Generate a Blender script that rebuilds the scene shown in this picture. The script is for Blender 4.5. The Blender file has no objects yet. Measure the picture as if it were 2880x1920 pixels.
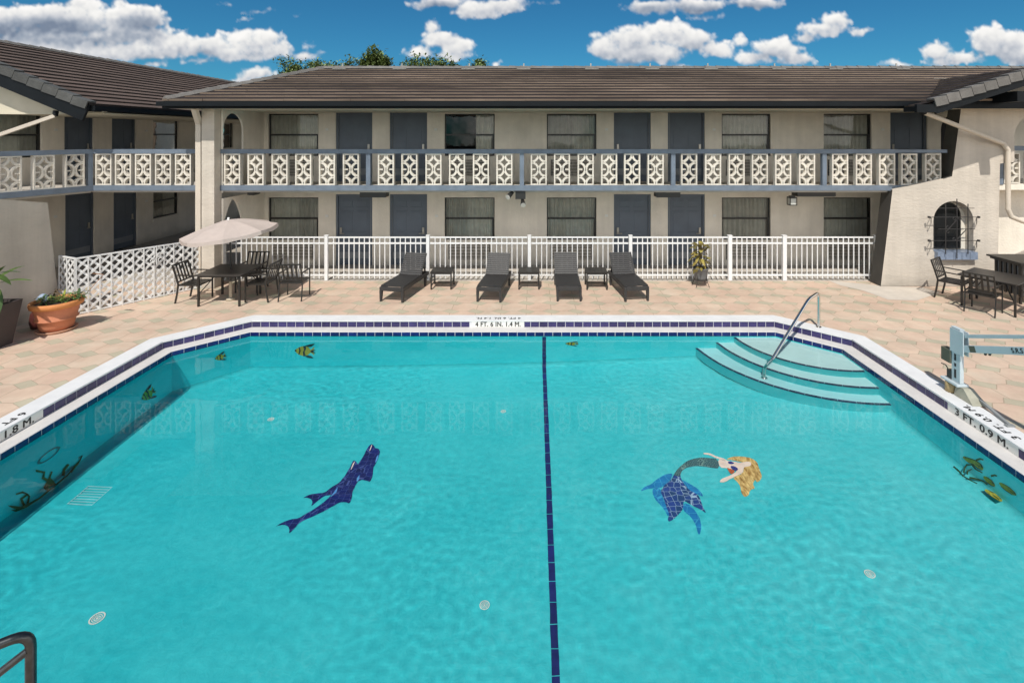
import bpy, bmesh, math, random
import numpy as np
from mathutils import Matrix, Vector
from mathutils.geometry import tessellate_polygon

random.seed(7)
R = math.radians
PI = math.pi
scene = bpy.context.scene
COL = scene.collection

# ------------------------------------------------------------------ survey of the site
# The photographer stood on an upper walkway 3.9 m above the deck looking along +Y. Survey
# readings (bearing px, elevation py, distance Y) are turned into ground coordinates here.
H, F, CX, CY = 3.9, 1180.0, 1228.0, 310.0
def SX(px, Y): return (px - CX) * Y / F
def SZ(py, Y): return H - (py - CY) * Y / F
def SG(px, py, z=0.0):
    Y = F * (H - z) / (py - CY)
    return Vector((SX(px, Y), Y, z))

# ------------------------------------------------------------------ materials
MATS = {}
def node(nt, t, **kw):
    n = nt.nodes.new(t)
    for k, v in kw.items(): setattr(n, k, v)
    return n

def math_node(nt, op, a, b=None, c=None):
    n = node(nt, 'ShaderNodeMath', operation=op)
    for i, v in enumerate((a, b, c)):
        if v is None: continue
        if isinstance(v, (int, float)): n.inputs[i].default_value = v
        else: nt.links.new(v, n.inputs[i])
    return n.outputs[0]

def mat(name, col, rough=0.6, var=0.12, scale=3.0, bump=0.0, bscale=40.0, metal=0.0, spec=0.5, island=0.0, col2=None, detail=4, stretch=None, alpha=None, objr=0.0, streak=0.0):
    if name in MATS: return MATS[name]
    m = bpy.data.materials.new(name); m.use_nodes = True
    nt = m.node_tree; b = nt.nodes['Principled BSDF']
    b.inputs['Roughness'].default_value = rough
    b.inputs['Metallic'].default_value = metal
    b.inputs['Specular IOR Level'].default_value = spec
    geo = node(nt, 'ShaderNodeNewGeometry')
    vec = geo.outputs['Position']
    if stretch:
        mp = node(nt, 'ShaderNodeMapping'); mp.inputs['Scale'].default_value = stretch
        nt.links.new(vec, mp.inputs['Vector']); vec = mp.outputs['Vector']
    nz = node(nt, 'ShaderNodeTexNoise'); nz.inputs['Scale'].default_value = scale; nz.inputs['Detail'].default_value = detail
    nz.inputs['Roughness'].default_value = 0.6
    nt.links.new(vec, nz.inputs['Vector'])
    ramp = node(nt, 'ShaderNodeMapRange')
    ramp.inputs['From Min'].default_value = 0.3; ramp.inputs['From Max'].default_value = 0.7
    nt.links.new(nz.outputs['Fac'], ramp.inputs['Value'])
    mx = node(nt, 'ShaderNodeMix', data_type='RGBA')
    c1 = [max(0, c * (1 - var)) for c in col]
    c2 = col2 if col2 else [min(1, c * (1 + var)) for c in col]
    mx.inputs[6].default_value = (*c1, 1); mx.inputs[7].default_value = (*c2, 1)
    nt.links.new(ramp.outputs['Result'], mx.inputs[0])
    out = mx.outputs[2]
    if island:
        mr = node(nt, 'ShaderNodeMapRange'); mr.inputs['To Min'].default_value = 1 - island; mr.inputs['To Max'].default_value = 1 + island
        nt.links.new(geo.outputs['Random Per Island'], mr.inputs['Value'])
        m2 = node(nt, 'ShaderNodeMix', data_type='RGBA', blend_type='MULTIPLY'); m2.inputs[0].default_value = 1
        nt.links.new(out, m2.inputs[6]); nt.links.new(mr.outputs['Result'], m2.inputs[7]); out = m2.outputs[2]
    if objr:
        oi = node(nt, 'ShaderNodeObjectInfo'); mr = node(nt, 'ShaderNodeMapRange'); mr.inputs['To Min'].default_value = 1 - objr; mr.inputs['To Max'].default_value = 1 + objr
        nt.links.new(oi.outputs['Random'], mr.inputs['Value'])
        m2 = node(nt, 'ShaderNodeMix', data_type='RGBA', blend_type='MULTIPLY'); m2.inputs[0].default_value = 1
        nt.links.new(out, m2.inputs[6]); nt.links.new(mr.outputs['Result'], m2.inputs[7]); out = m2.outputs[2]
    if streak:
        # rain streaks run down, splash dirt gathers at the foot of the wall
        mp2 = node(nt, 'ShaderNodeMapping'); mp2.inputs['Scale'].default_value = (3.2, 3.2, .22); nt.links.new(geo.outputs['Position'], mp2.inputs['Vector'])
        n2 = node(nt, 'ShaderNodeTexNoise'); n2.inputs['Scale'].default_value = 1.0; n2.inputs['Detail'].default_value = 7; n2.inputs['Roughness'].default_value = .65; nt.links.new(mp2.outputs['Vector'], n2.inputs['Vector'])
        sr = node(nt, 'ShaderNodeMapRange'); sr.inputs['From Min'].default_value = .35; sr.inputs['From Max'].default_value = .62; sr.inputs['To Min'].default_value = 1 - streak; sr.inputs['To Max'].default_value = 1.0; nt.links.new(n2.outputs['Fac'], sr.inputs['Value'])
        sz = node(nt, 'ShaderNodeSeparateXYZ'); nt.links.new(geo.outputs['Position'], sz.inputs[0])
        ft = node(nt, 'ShaderNodeMapRange'); ft.inputs['From Min'].default_value = .02; ft.inputs['From Max'].default_value = .30; ft.inputs['To Min'].default_value = .72; ft.inputs['To Max'].default_value = 1.0
        nt.links.new(math_node(nt, 'ADD', sz.outputs[2], math_node(nt, 'MULTIPLY', math_node(nt, 'SUBTRACT', nz.outputs['Fac'], .5), .35)), ft.inputs['Value'])
        m2 = node(nt, 'ShaderNodeMix', data_type='RGBA', blend_type='MULTIPLY'); m2.inputs[0].default_value = 1
        nt.links.new(out, m2.inputs[6]); nt.links.new(math_node(nt, 'MULTIPLY', sr.outputs['Result'], ft.outputs['Result']), m2.inputs[7]); out = m2.outputs[2]
    nt.links.new(out, b.inputs['Base Color'])
    if bump:
        bn = node(nt, 'ShaderNodeTexNoise'); bn.inputs['Scale'].default_value = bscale; bn.inputs['Detail'].default_value = 5
        nt.links.new(vec, bn.inputs['Vector'])
        bp = node(nt, 'ShaderNodeBump'); bp.inputs['Strength'].default_value = bump; bp.inputs['Distance'].default_value = 0.02
        nt.links.new(bn.outputs['Fac'], bp.inputs['Height']); nt.links.new(bp.outputs['Normal'], b.inputs['Normal'])
    MATS[name] = m
    return m

stucco = mat('wall_stucco', (0.77, 0.715, 0.62), 0.9, 0.10, 1.3, 0.35, 22, streak=.10)
stucco_rough = mat('rough_stucco', (0.57, 0.51, 0.435), 0.9, 0.08, 1.1, 0.6, 9, stretch=(1, 1, 2.2), streak=.12)
soffit_m = mat('soffit_paint', (0.62, 0.57, 0.45), 0.8, 0.06)
white_paint = mat('white_fence_paint', (0.76, 0.76, 0.75), 0.4, 0.05, 6)
block_m = mat('cast_block', (0.62, 0.575, 0.50), 0.85, 0.14, 5, 0.3, 60, objr=.10)
blue_paint = mat('slate_blue_paint', (0.14, 0.175, 0.222), 0.5, 0.16, 4)
door_m = mat('door_paint', (0.10, 0.125, 0.160), 0.5, 0.10, 2)
kick_m = mat('kick_plate_metal', (0.20, 0.22, 0.24), 0.5, 0.1)
fascia_m = mat('fascia_paint', (0.006, 0.008, 0.010), 0.5, 0.2, spec=0.2)
rake_dark = mat('dark_rake_tile', (0.072, 0.073, 0.07), 0.9, 0.25, 4, 0.4, 25, island=0.15)  # darker tone than the other rake tiles, for the left gable
bronze_m = mat('bronze_frame', (0.022, 0.022, 0.021), 0.4, 0.2)
curtain_m = mat('curtain_cloth', (0.72, 0.70, 0.63), 0.9, 0.12, 5, objr=.22)
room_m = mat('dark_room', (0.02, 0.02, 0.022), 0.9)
tile_top = mat('roof_tile', (0.026, 0.018, 0.015), 0.85, 0.55, 1.6, 0.2, 30, island=0.06, stretch=(0.12, 1.6, 1), spec=.25)
wing_tile = mat('wing_roof_tile', (0.125, 0.091, 0.076), 0.9, 0.28, 1.6, 0.2, 30, island=0.05, stretch=(1.6, 0.12, 1), spec=.2)
wing_nose_shade = mat('wing_tile_edge_shade', (0.035, 0.028, 0.025), 0.9, 0.3, 1.2)  # dark tone paints the shade lines of the unlit tile edges
tile_nose = mat('roof_tile_edge', (0.245, 0.185, 0.140), 0.9, 0.7, 0.8, island=0.06, stretch=(.22, 1, 1), detail=7)
rake_m = mat('rake_tile', (0.145, 0.136, 0.125), 0.85, 0.2, 4, 0.4, 25, island=0.15)
pipe_m = mat('downpipe_paint', (0.60, 0.53, 0.44), 0.6, 0.05)
black_metal = mat('black_metal', (0.020, 0.018, 0.016), 0.42, 0.2)
resin_m = mat('lounger_resin', (0.030, 0.029, 0.029), 0.55, 0.15, 8)
chrome_m = mat('polished_steel', (0.62, 0.60, 0.57), 0.18, 0.05, metal=1.0)
lift_m = mat('lift_grey_coating', (0.20, 0.31, 0.36), 0.4, 0.10, 5)
lift_white = mat('lift_white_coating', (0.50, 0.57, 0.60), 0.35, 0.05)
olive_m = mat('olive_cover', (0.10, 0.10, 0.07), 0.7)
canvas_m = mat('umbrella_canvas', (0.47, 0.395, 0.355), 0.9, 0.05, 6, 0.15, 200)
terra_m = mat('terracotta', (0.50, 0.19, 0.10), 0.75, 0.10, 5, 0.2, 50)
terra_rim = mat('terracotta_rim', (0.56, 0.22, 0.07), 0.75, 0.12, 5)
soil_m = mat('potting_soil', (0.035, 0.024, 0.017), 0.95, 0.3, 20, 0.8, 60)
planter_m = mat('planter_resin', (0.050, 0.040, 0.040), 0.6, 0.1)
urn_m = mat('urn_grey', (0.14, 0.145, 0.15), 0.6, 0.15)
leaf_green = mat('green_leaf', (0.10, 0.17, 0.035), 0.55, 0.4, 6, island=0.4)
leaf_dark = mat('dark_leaf', (0.045, 0.085, 0.025), 0.5, 0.35, 6, island=0.4)
leaf_croton = mat('croton_leaf', (0.30, 0.27, 0.06), 0.5, 0.3, 5, island=0.5, col2=(0.22, 0.16, 0.04))
leaf_dry = mat('dry_leaf', (0.30, 0.13, 0.05), 0.7, 0.2)
crown_m = mat('tree_foliage', (0.16, 0.21, 0.065), 0.6, 0.4, 3, island=0.5)
bark_m = mat('bark', (0.10, 0.07, 0.05), 0.9, 0.2, 8, 0.6, 20)
brass_m = mat('dull_steel', (0.42, 0.40, 0.36), 0.35, 0.1, metal=0.8)
dark_steel = mat('dark_steel', (0.075, 0.078, 0.08), 0.34, 0.3, 14, metal=0.9)
plate_m = mat('white_plate', (0.72, 0.72, 0.68), 0.5, 0.05)
text_m = mat('black_lettering', (0.015, 0.014, 0.014), 0.6, 0.1)
lamp_glass = mat('frosted_lamp_glass', (0.55, 0.55, 0.50), 0.3, 0.05)
coping_m = mat('coping_paint', (0.68, 0.68, 0.68), 0.7, 0.06, 3, 0.15, 50)
ledge_m = mat('ledge_plaster', (0.60, 0.575, 0.55), 0.75, 0.07, 4, 0.2, 40)
tile_outer = mat('purple_navy_tile', (0.034, 0.028, 0.105), 0.22, 0.25, 9, island=0.25)
tile_inner = mat('navy_waterline_tile', (0.006, 0.013, 0.10), 0.15, 0.25, 9, island=0.2)
grout_m = mat('tile_grout', (0.62, 0.62, 0.64), 0.8, 0.05)
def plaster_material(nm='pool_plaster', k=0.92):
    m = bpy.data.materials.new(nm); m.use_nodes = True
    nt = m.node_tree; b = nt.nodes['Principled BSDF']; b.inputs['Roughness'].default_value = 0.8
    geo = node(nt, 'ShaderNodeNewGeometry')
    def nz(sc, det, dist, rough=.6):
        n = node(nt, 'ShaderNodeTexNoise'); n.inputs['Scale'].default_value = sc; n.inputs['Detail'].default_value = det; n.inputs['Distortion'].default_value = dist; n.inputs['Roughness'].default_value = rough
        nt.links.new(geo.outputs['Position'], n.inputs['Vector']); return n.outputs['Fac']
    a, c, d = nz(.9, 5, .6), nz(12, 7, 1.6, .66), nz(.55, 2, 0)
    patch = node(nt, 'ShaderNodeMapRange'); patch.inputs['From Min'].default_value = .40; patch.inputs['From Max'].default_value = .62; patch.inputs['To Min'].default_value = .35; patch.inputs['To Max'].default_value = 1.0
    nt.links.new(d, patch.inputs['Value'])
    f = math_node(nt, 'ADD', math_node(nt, 'MULTIPLY', math_node(nt, 'SUBTRACT', a, .5), 1.1), math_node(nt, 'MULTIPLY', math_node(nt, 'MULTIPLY', math_node(nt, 'SUBTRACT', c, .5), patch.outputs['Result']), 1.4))  # plaster mottle, with fine noise painting faint rippled light into the colour
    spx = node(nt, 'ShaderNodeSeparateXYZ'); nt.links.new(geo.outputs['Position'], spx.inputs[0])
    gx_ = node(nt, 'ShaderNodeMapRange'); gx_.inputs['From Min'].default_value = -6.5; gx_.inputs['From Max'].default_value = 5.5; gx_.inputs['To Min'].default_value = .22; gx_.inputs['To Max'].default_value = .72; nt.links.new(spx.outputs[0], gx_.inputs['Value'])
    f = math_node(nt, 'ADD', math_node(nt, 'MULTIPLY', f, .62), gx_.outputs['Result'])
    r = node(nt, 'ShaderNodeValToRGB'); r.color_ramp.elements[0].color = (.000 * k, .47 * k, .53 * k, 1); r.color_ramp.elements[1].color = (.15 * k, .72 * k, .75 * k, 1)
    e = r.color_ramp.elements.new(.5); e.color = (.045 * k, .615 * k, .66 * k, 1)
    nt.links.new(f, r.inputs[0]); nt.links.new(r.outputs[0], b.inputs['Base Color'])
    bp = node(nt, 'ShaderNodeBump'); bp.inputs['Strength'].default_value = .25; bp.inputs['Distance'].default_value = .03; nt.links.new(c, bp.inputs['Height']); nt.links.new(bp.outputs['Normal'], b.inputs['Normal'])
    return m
plaster_m = plaster_material(); plaster_wall_lit = plaster_material('pool_wall_plaster_lit', 1.28)  # lightened wall copy, light scattered in the water painted into its colour
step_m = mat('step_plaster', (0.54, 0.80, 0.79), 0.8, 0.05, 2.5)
nosing_m = mat('dark_nosing_tile', (0.008, 0.016, 0.07), 0.65, 0.2, 9, island=0.2)
floor_line = mat('navy_line_tile', (0.008, 0.015, 0.13), 0.65, 0.2, 9, island=0.2)
concrete_m = mat('concrete_walk', (0.46, 0.42, 0.37), 0.9, 0.12, 2, 0.3, 30)
dark_walk = mat('dark_walk_paint', (0.36, 0.32, 0.27), 0.85, 0.15, 2)
pale_conc = mat('pale_concrete', (0.56, 0.50, 0.43), 0.9, 0.08, 3, 0.2, 30)
ground_m = mat('ground_soil', (0.20, 0.19, 0.15), 0.95, 0.3, 0.4)
grille_m = mat('wrought_iron', (0.03, 0.028, 0.028), 0.5, 0.2)
sill_m = mat('blue_sill_tile', (0.22, 0.27, 0.36), 0.4, 0.15, 8)
gnome_red = mat('ornament_red', (0.09, 0.022, 0.018), 0.5, 0.3)
gnome_pale = mat('ornament_pale', (0.50, 0.36, 0.28), 0.6, 0.2)
gnome_blue = mat('ornament_blue', (0.30, 0.38, 0.50), 0.6, 0.2)
drain_m = mat('white_fitting', (0.80, 0.80, 0.72), 0.5, 0.05)
table_m = mat('table_top_metal', (0.034, 0.030, 0.027), 0.42, 0.12, 3)
stripe_grey = mat('cart_panel', (0.16, 0.17, 0.18), 0.6)
teal_m = mat('cart_teal', (0.10, 0.20, 0.22), 0.6)

def mosaic(name, c1, c2, grout, scale=13.0, gw=0.05):
    """hand cut mosaic: irregular tesserae with grout joints"""
    if name in MATS: return MATS[name]
    m = bpy.data.materials.new(name); m.use_nodes = True
    nt = m.node_tree; b = nt.nodes['Principled BSDF']; b.inputs['Roughness'].default_value = 0.75
    geo = node(nt, 'ShaderNodeNewGeometry')
    v = node(nt, 'ShaderNodeTexVoronoi', feature='DISTANCE_TO_EDGE'); v.inputs['Scale'].default_value = scale
    v.inputs['Randomness'].default_value = 0.45
    v2 = node(nt, 'ShaderNodeTexVoronoi'); v2.inputs['Scale'].default_value = scale; v2.inputs['Randomness'].default_value = 0.45
    nt.links.new(geo.outputs['Position'], v.inputs['Vector']); nt.links.new(geo.outputs['Position'], v2.inputs['Vector'])
    sep = node(nt, 'ShaderNodeSeparateColor'); nt.links.new(v2.outputs['Color'], sep.inputs[0])
    mx = node(nt, 'ShaderNodeMix', data_type='RGBA'); mx.inputs[6].default_value = (*c1, 1); mx.inputs[7].default_value = (*c2, 1)
    nt.links.new(sep.outputs[0], mx.inputs[0])
    lt = math_node(nt, 'LESS_THAN', v.outputs['Distance'], gw)
    m2 = node(nt, 'ShaderNodeMix', data_type='RGBA'); m2.inputs[7].default_value = (*grout, 1)
    nt.links.new(lt, m2.inputs[0]); nt.links.new(mx.outputs[2], m2.inputs[6]); nt.links.new(m2.outputs[2], b.inputs['Base Color'])
    MATS[name] = m
    return m
dolphin_m = mosaic('dolphin_mosaic_tile', (0.001, 0.006, 0.085), (0.002, 0.012, 0.15), (0.06, 0.09, 0.30), 12, .024)
tail_m = mosaic('mermaid_tail_tile', (0.015, 0.06, 0.17), (0.02, 0.06, 0.28), (0.36, 0.50, 0.66), 12, 0.028)
scale_m = mosaic('mermaid_scale_tile', (0.008, 0.06, 0.09), (0.02, 0.10, 0.13), (0.22, 0.36, 0.32), 42, 0.07)
fin_m = mosaic('mermaid_fin_tile', (0.008, 0.19, 0.46), (0.01, 0.23, 0.52), (0.04, 0.36, 0.62), 9, 0.03)
skin_m = mosaic('mermaid_skin_tile', (0.95, 0.70, 0.57), (1.0, 0.78, 0.66), (0.80, 0.70, 0.62), 16, 0.03)
hair_m = mat('mermaid_hair_tile', (0.46, 0.20, 0.035), 0.4, 0.3, 15, stretch=(2.2, .7, 1), col2=(1.0, 0.70, 0.28), detail=3)
navy_m = mosaic('navy_mosaic_tile', (0.01, 0.02, 0.16), (0.02, 0.03, 0.22), (0.1, 0.1, 0.3), 22, 0.04)
red_mos = mosaic('red_mosaic_tile', (0.60, 0.10, 0.03), (0.70, 0.16, 0.05), (0.4, 0.1, 0.05), 22, 0.04)
sky_mos = mosaic('pale_blue_mosaic', (0.08, 0.30, 0.70), (0.12, 0.38, 0.75), (0.1, 0.3, 0.6), 20, 0.03)
fish_yel = mosaic('yellow_fish_tile', (0.42, 0.38, 0.03), (0.50, 0.45, 0.06), (0.22, 0.22, 0.06), 30, 0.03)
fish_dark = mosaic('dark_fish_tile', (0.008, 0.03, 0.02), (0.01, 0.04, 0.06), (0.02, 0.08, 0.06), 30, 0.03)
weed_m = mosaic('seaweed_tile', (0.06, 0.12, 0.02), (0.03, 0.09, 0.02), (0.03, 0.08, 0.03), 25, 0.03)

def deck_material():
    m = bpy.data.materials.new('octagon_paver_deck'); m.use_nodes = True
    nt = m.node_tree; b = nt.nodes['Principled BSDF']; b.inputs['Roughness'].default_value = 0.85
    geo = node(nt, 'ShaderNodeNewGeometry')
    # slightly wavy hand-laid joints
    wn = node(nt, 'ShaderNodeTexNoise'); wn.inputs['Scale'].default_value = 3.0
    nt.links.new(geo.outputs['Position'], wn.inputs['Vector'])
    ws = node(nt, 'ShaderNodeVectorMath', operation='MULTIPLY_ADD'); ws.inputs[1].default_value = (0.035,) * 3; 
    nt.links.new(wn.outputs['Color'], ws.inputs[0]); nt.links.new(geo.outputs['Position'], ws.inputs[2])
    sp = node(nt, 'ShaderNodeSeparateXYZ'); nt.links.new(ws.outputs[0], sp.inputs[0])
    P = 0.555
    def cell(s, off):
        u = math_node(nt, 'DIVIDE', math_node(nt, 'ADD', s, off), P)
        r = math_node(nt, 'ROUND', u)
        return math_node(nt, 'SUBTRACT', u, r), u
    fx, ux = cell(sp.outputs[0], 0.17); fy, uy = cell(sp.outputs[1], 0.27)
    ax = math_node(nt, 'ABSOLUTE', fx); ay = math_node(nt, 'ABSOLUTE', fy)
    # green four-sided dots sit on the lattice corners (skewed a little like the stamp)
    sk = math_node(nt, 'ADD', fx, math_node(nt, 'MULTIPLY', fy, 0.45))
    dd = math_node(nt, 'ADD', math_node(nt, 'DIVIDE', math_node(nt, 'ABSOLUTE', sk), 0.36), math_node(nt, 'DIVIDE', ay, 0.27))
    dot = math_node(nt, 'LESS_THAN', dd, 1.0)
    edge = math_node(nt, 'LESS_THAN', math_node(nt, 'ABSOLUTE', math_node(nt, 'SUBTRACT', dd, 1.0)), 0.045)
    seam = math_node(nt, 'MINIMUM', ax, ay)
    seam = math_node(nt, 'LESS_THAN', seam, 0.013)
    seam = math_node(nt, 'MULTIPLY', seam, math_node(nt, 'SUBTRACT', 1.0, dot))
    joint = math_node(nt, 'MAXIMUM', seam, edge)
    # colour of each octagon
    fl = node(nt, 'ShaderNodeCombineXYZ')
    nt.links.new(math_node(nt, 'FLOOR', ux), fl.inputs[0]); nt.links.new(math_node(nt, 'FLOOR', uy), fl.inputs[1])
    wn2 = node(nt, 'ShaderNodeTexWhiteNoise', noise_dimensions='2D'); nt.links.new(fl.outputs[0], wn2.inputs['Vector'])
    nz = node(nt, 'ShaderNodeTexNoise'); nz.inputs['Scale'].default_value = 2.6; nz.inputs['Detail'].default_value = 8; nz.inputs['Roughness'].default_value = 0.65
    nt.links.new(geo.outputs['Position'], nz.inputs['Vector'])
    mixf = math_node(nt, 'ADD', math_node(nt, 'MULTIPLY', wn2.outputs['Value'], 0.45), math_node(nt, 'MULTIPLY', math_node(nt, 'SUBTRACT', nz.outputs['Fac'], 0.5), 1.9))
    mixf = math_node(nt, 'ADD', mixf, 0.25)
    cr = node(nt, 'ShaderNodeValToRGB')
    cr.color_ramp.elements[0].color = (0.575, 0.405, 0.31, 1); cr.color_ramp.elements[1].color = (0.61, 0.50, 0.39, 1)
    e = cr.color_ramp.elements.new(0.5); e.color = (0.60, 0.45, 0.34, 1)
    nt.links.new(mixf, cr.inputs[0])
    m1 = node(nt, 'ShaderNodeMix', data_type='RGBA'); m1.inputs[7].default_value = (0.45, 0.41, 0.30, 1)
    gmix = math_node(nt, 'MULTIPLY', dot, math_node(nt, 'ADD', 0.55, math_node(nt, 'MULTIPLY', nz.outputs['Fac'], 0.7)))
    nt.links.new(gmix, m1.inputs[0]); nt.links.new(cr.outputs[0], m1.inputs[6])
    m2 = node(nt, 'ShaderNodeMix', data_type='RGBA'); m2.inputs[7].default_value = (0.37, 0.29, 0.21, 1)
    nt.links.new(math_node(nt, 'MULTIPLY', joint, 0.8), m2.inputs[0]); nt.links.new(m1.outputs[2], m2.inputs[6])
    # stains
    st = node(nt, 'ShaderNodeTexNoise'); st.inputs['Scale'].default_value = 0.9; st.inputs['Detail'].default_value = 10; st.inputs['Roughness'].default_value = 0.7
    nt.links.new(geo.outputs['Position'], st.inputs['Vector'])
    smr = node(nt, 'ShaderNodeMapRange'); smr.inputs['From Min'].default_value = 0.3; smr.inputs['From Max'].default_value = 0.7
    smr.inputs['To Min'].default_value = 0.78; smr.inputs['To Max'].default_value = 1.12
    nt.links.new(st.outputs['Fac'], smr.inputs['Value'])
    m3 = node(nt, 'ShaderNodeMix', data_type='RGBA', blend_type='MULTIPLY'); m3.inputs[0].default_value = 1
    nt.links.new(m2.outputs[2], m3.inputs[6]); nt.links.new(smr.outputs['Result'], m3.inputs[7])
    nt.links.new(m3.outputs[2], b.inputs['Base Color'])
    bp = node(nt, 'ShaderNodeBump'); bp.inputs['Strength'].default_value = 0.5; bp.inputs['Distance'].default_value = 0.01
    hh = math_node(nt, 'SUBTRACT', nz.outputs['Fac'], joint)
    nt.links.new(hh, bp.inputs['Height']); nt.links.new(bp.outputs['Normal'], b.inputs['Normal'])
    return m

def water_material():
    m = bpy.data.materials.new('pool_water'); m.use_nodes = True
    nt = m.node_tree; nt.nodes.clear()
    out = node(nt, 'ShaderNodeOutputMaterial')
    fr = node(nt, 'ShaderNodeFresnel'); fr.inputs['IOR'].default_value = 1.33
    rf_ = node(nt, 'ShaderNodeBsdfRefraction'); rf_.inputs['IOR'].default_value = 1.33; rf_.inputs['Roughness'].default_value = 0.0; rf_.inputs['Color'].default_value = (.97, .995, 1, 1)
    gl = node(nt, 'ShaderNodeBsdfGlossy'); gl.inputs['Roughness'].default_value = 0.0
    mx = node(nt, 'ShaderNodeMixShader'); nt.links.new(math_node(nt, 'MULTIPLY', fr.outputs[0], .72), mx.inputs[0]); nt.links.new(rf_.outputs[0], mx.inputs[1]); nt.links.new(gl.outputs[0], mx.inputs[2])
    nt.links.new(mx.outputs[0], out.inputs['Surface'])
    return m

def glass_material():
    m = bpy.data.materials.new('window_glass'); m.use_nodes = True
    nt = m.node_tree; nt.nodes.clear()
    out = node(nt, 'ShaderNodeOutputMaterial')
    lw = node(nt, 'ShaderNodeFresnel'); lw.inputs['IOR'].default_value = 1.6
    geo = node(nt, 'ShaderNodeNewGeometry')
    nz = node(nt, 'ShaderNodeTexNoise'); nz.inputs['Scale'].default_value = 1.5; nt.links.new(geo.outputs['Position'], nz.inputs['Vector'])
    bp = node(nt, 'ShaderNodeBump'); bp.inputs['Strength'].default_value = 0.12; bp.inputs['Distance'].default_value = 0.05; nt.links.new(nz.outputs['Fac'], bp.inputs['Height'])
    f = math_node(nt, 'MULTIPLY', lw.outputs[0], .75)
    gl = node(nt, 'ShaderNodeBsdfGlossy'); gl.inputs['Roughness'].default_value = 0.02; nt.links.new(bp.outputs['Normal'], gl.inputs['Normal'])
    tr = node(nt, 'ShaderNodeBsdfTransparent'); tr.inputs['Color'].default_value = (0.80, 0.82, 0.80, 1)
    mx = node(nt, 'ShaderNodeMixShader')
    nt.links.new(f, mx.inputs[0]); nt.links.new(tr.outputs[0], mx.inputs[1]); nt.links.new(gl.outputs[0], mx.inputs[2])
    nt.links.new(mx.outputs[0], out.inputs['Surface'])
    return m
deck_m = deck_material(); water_m = water_material(); glass_m = glass_material()

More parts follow.
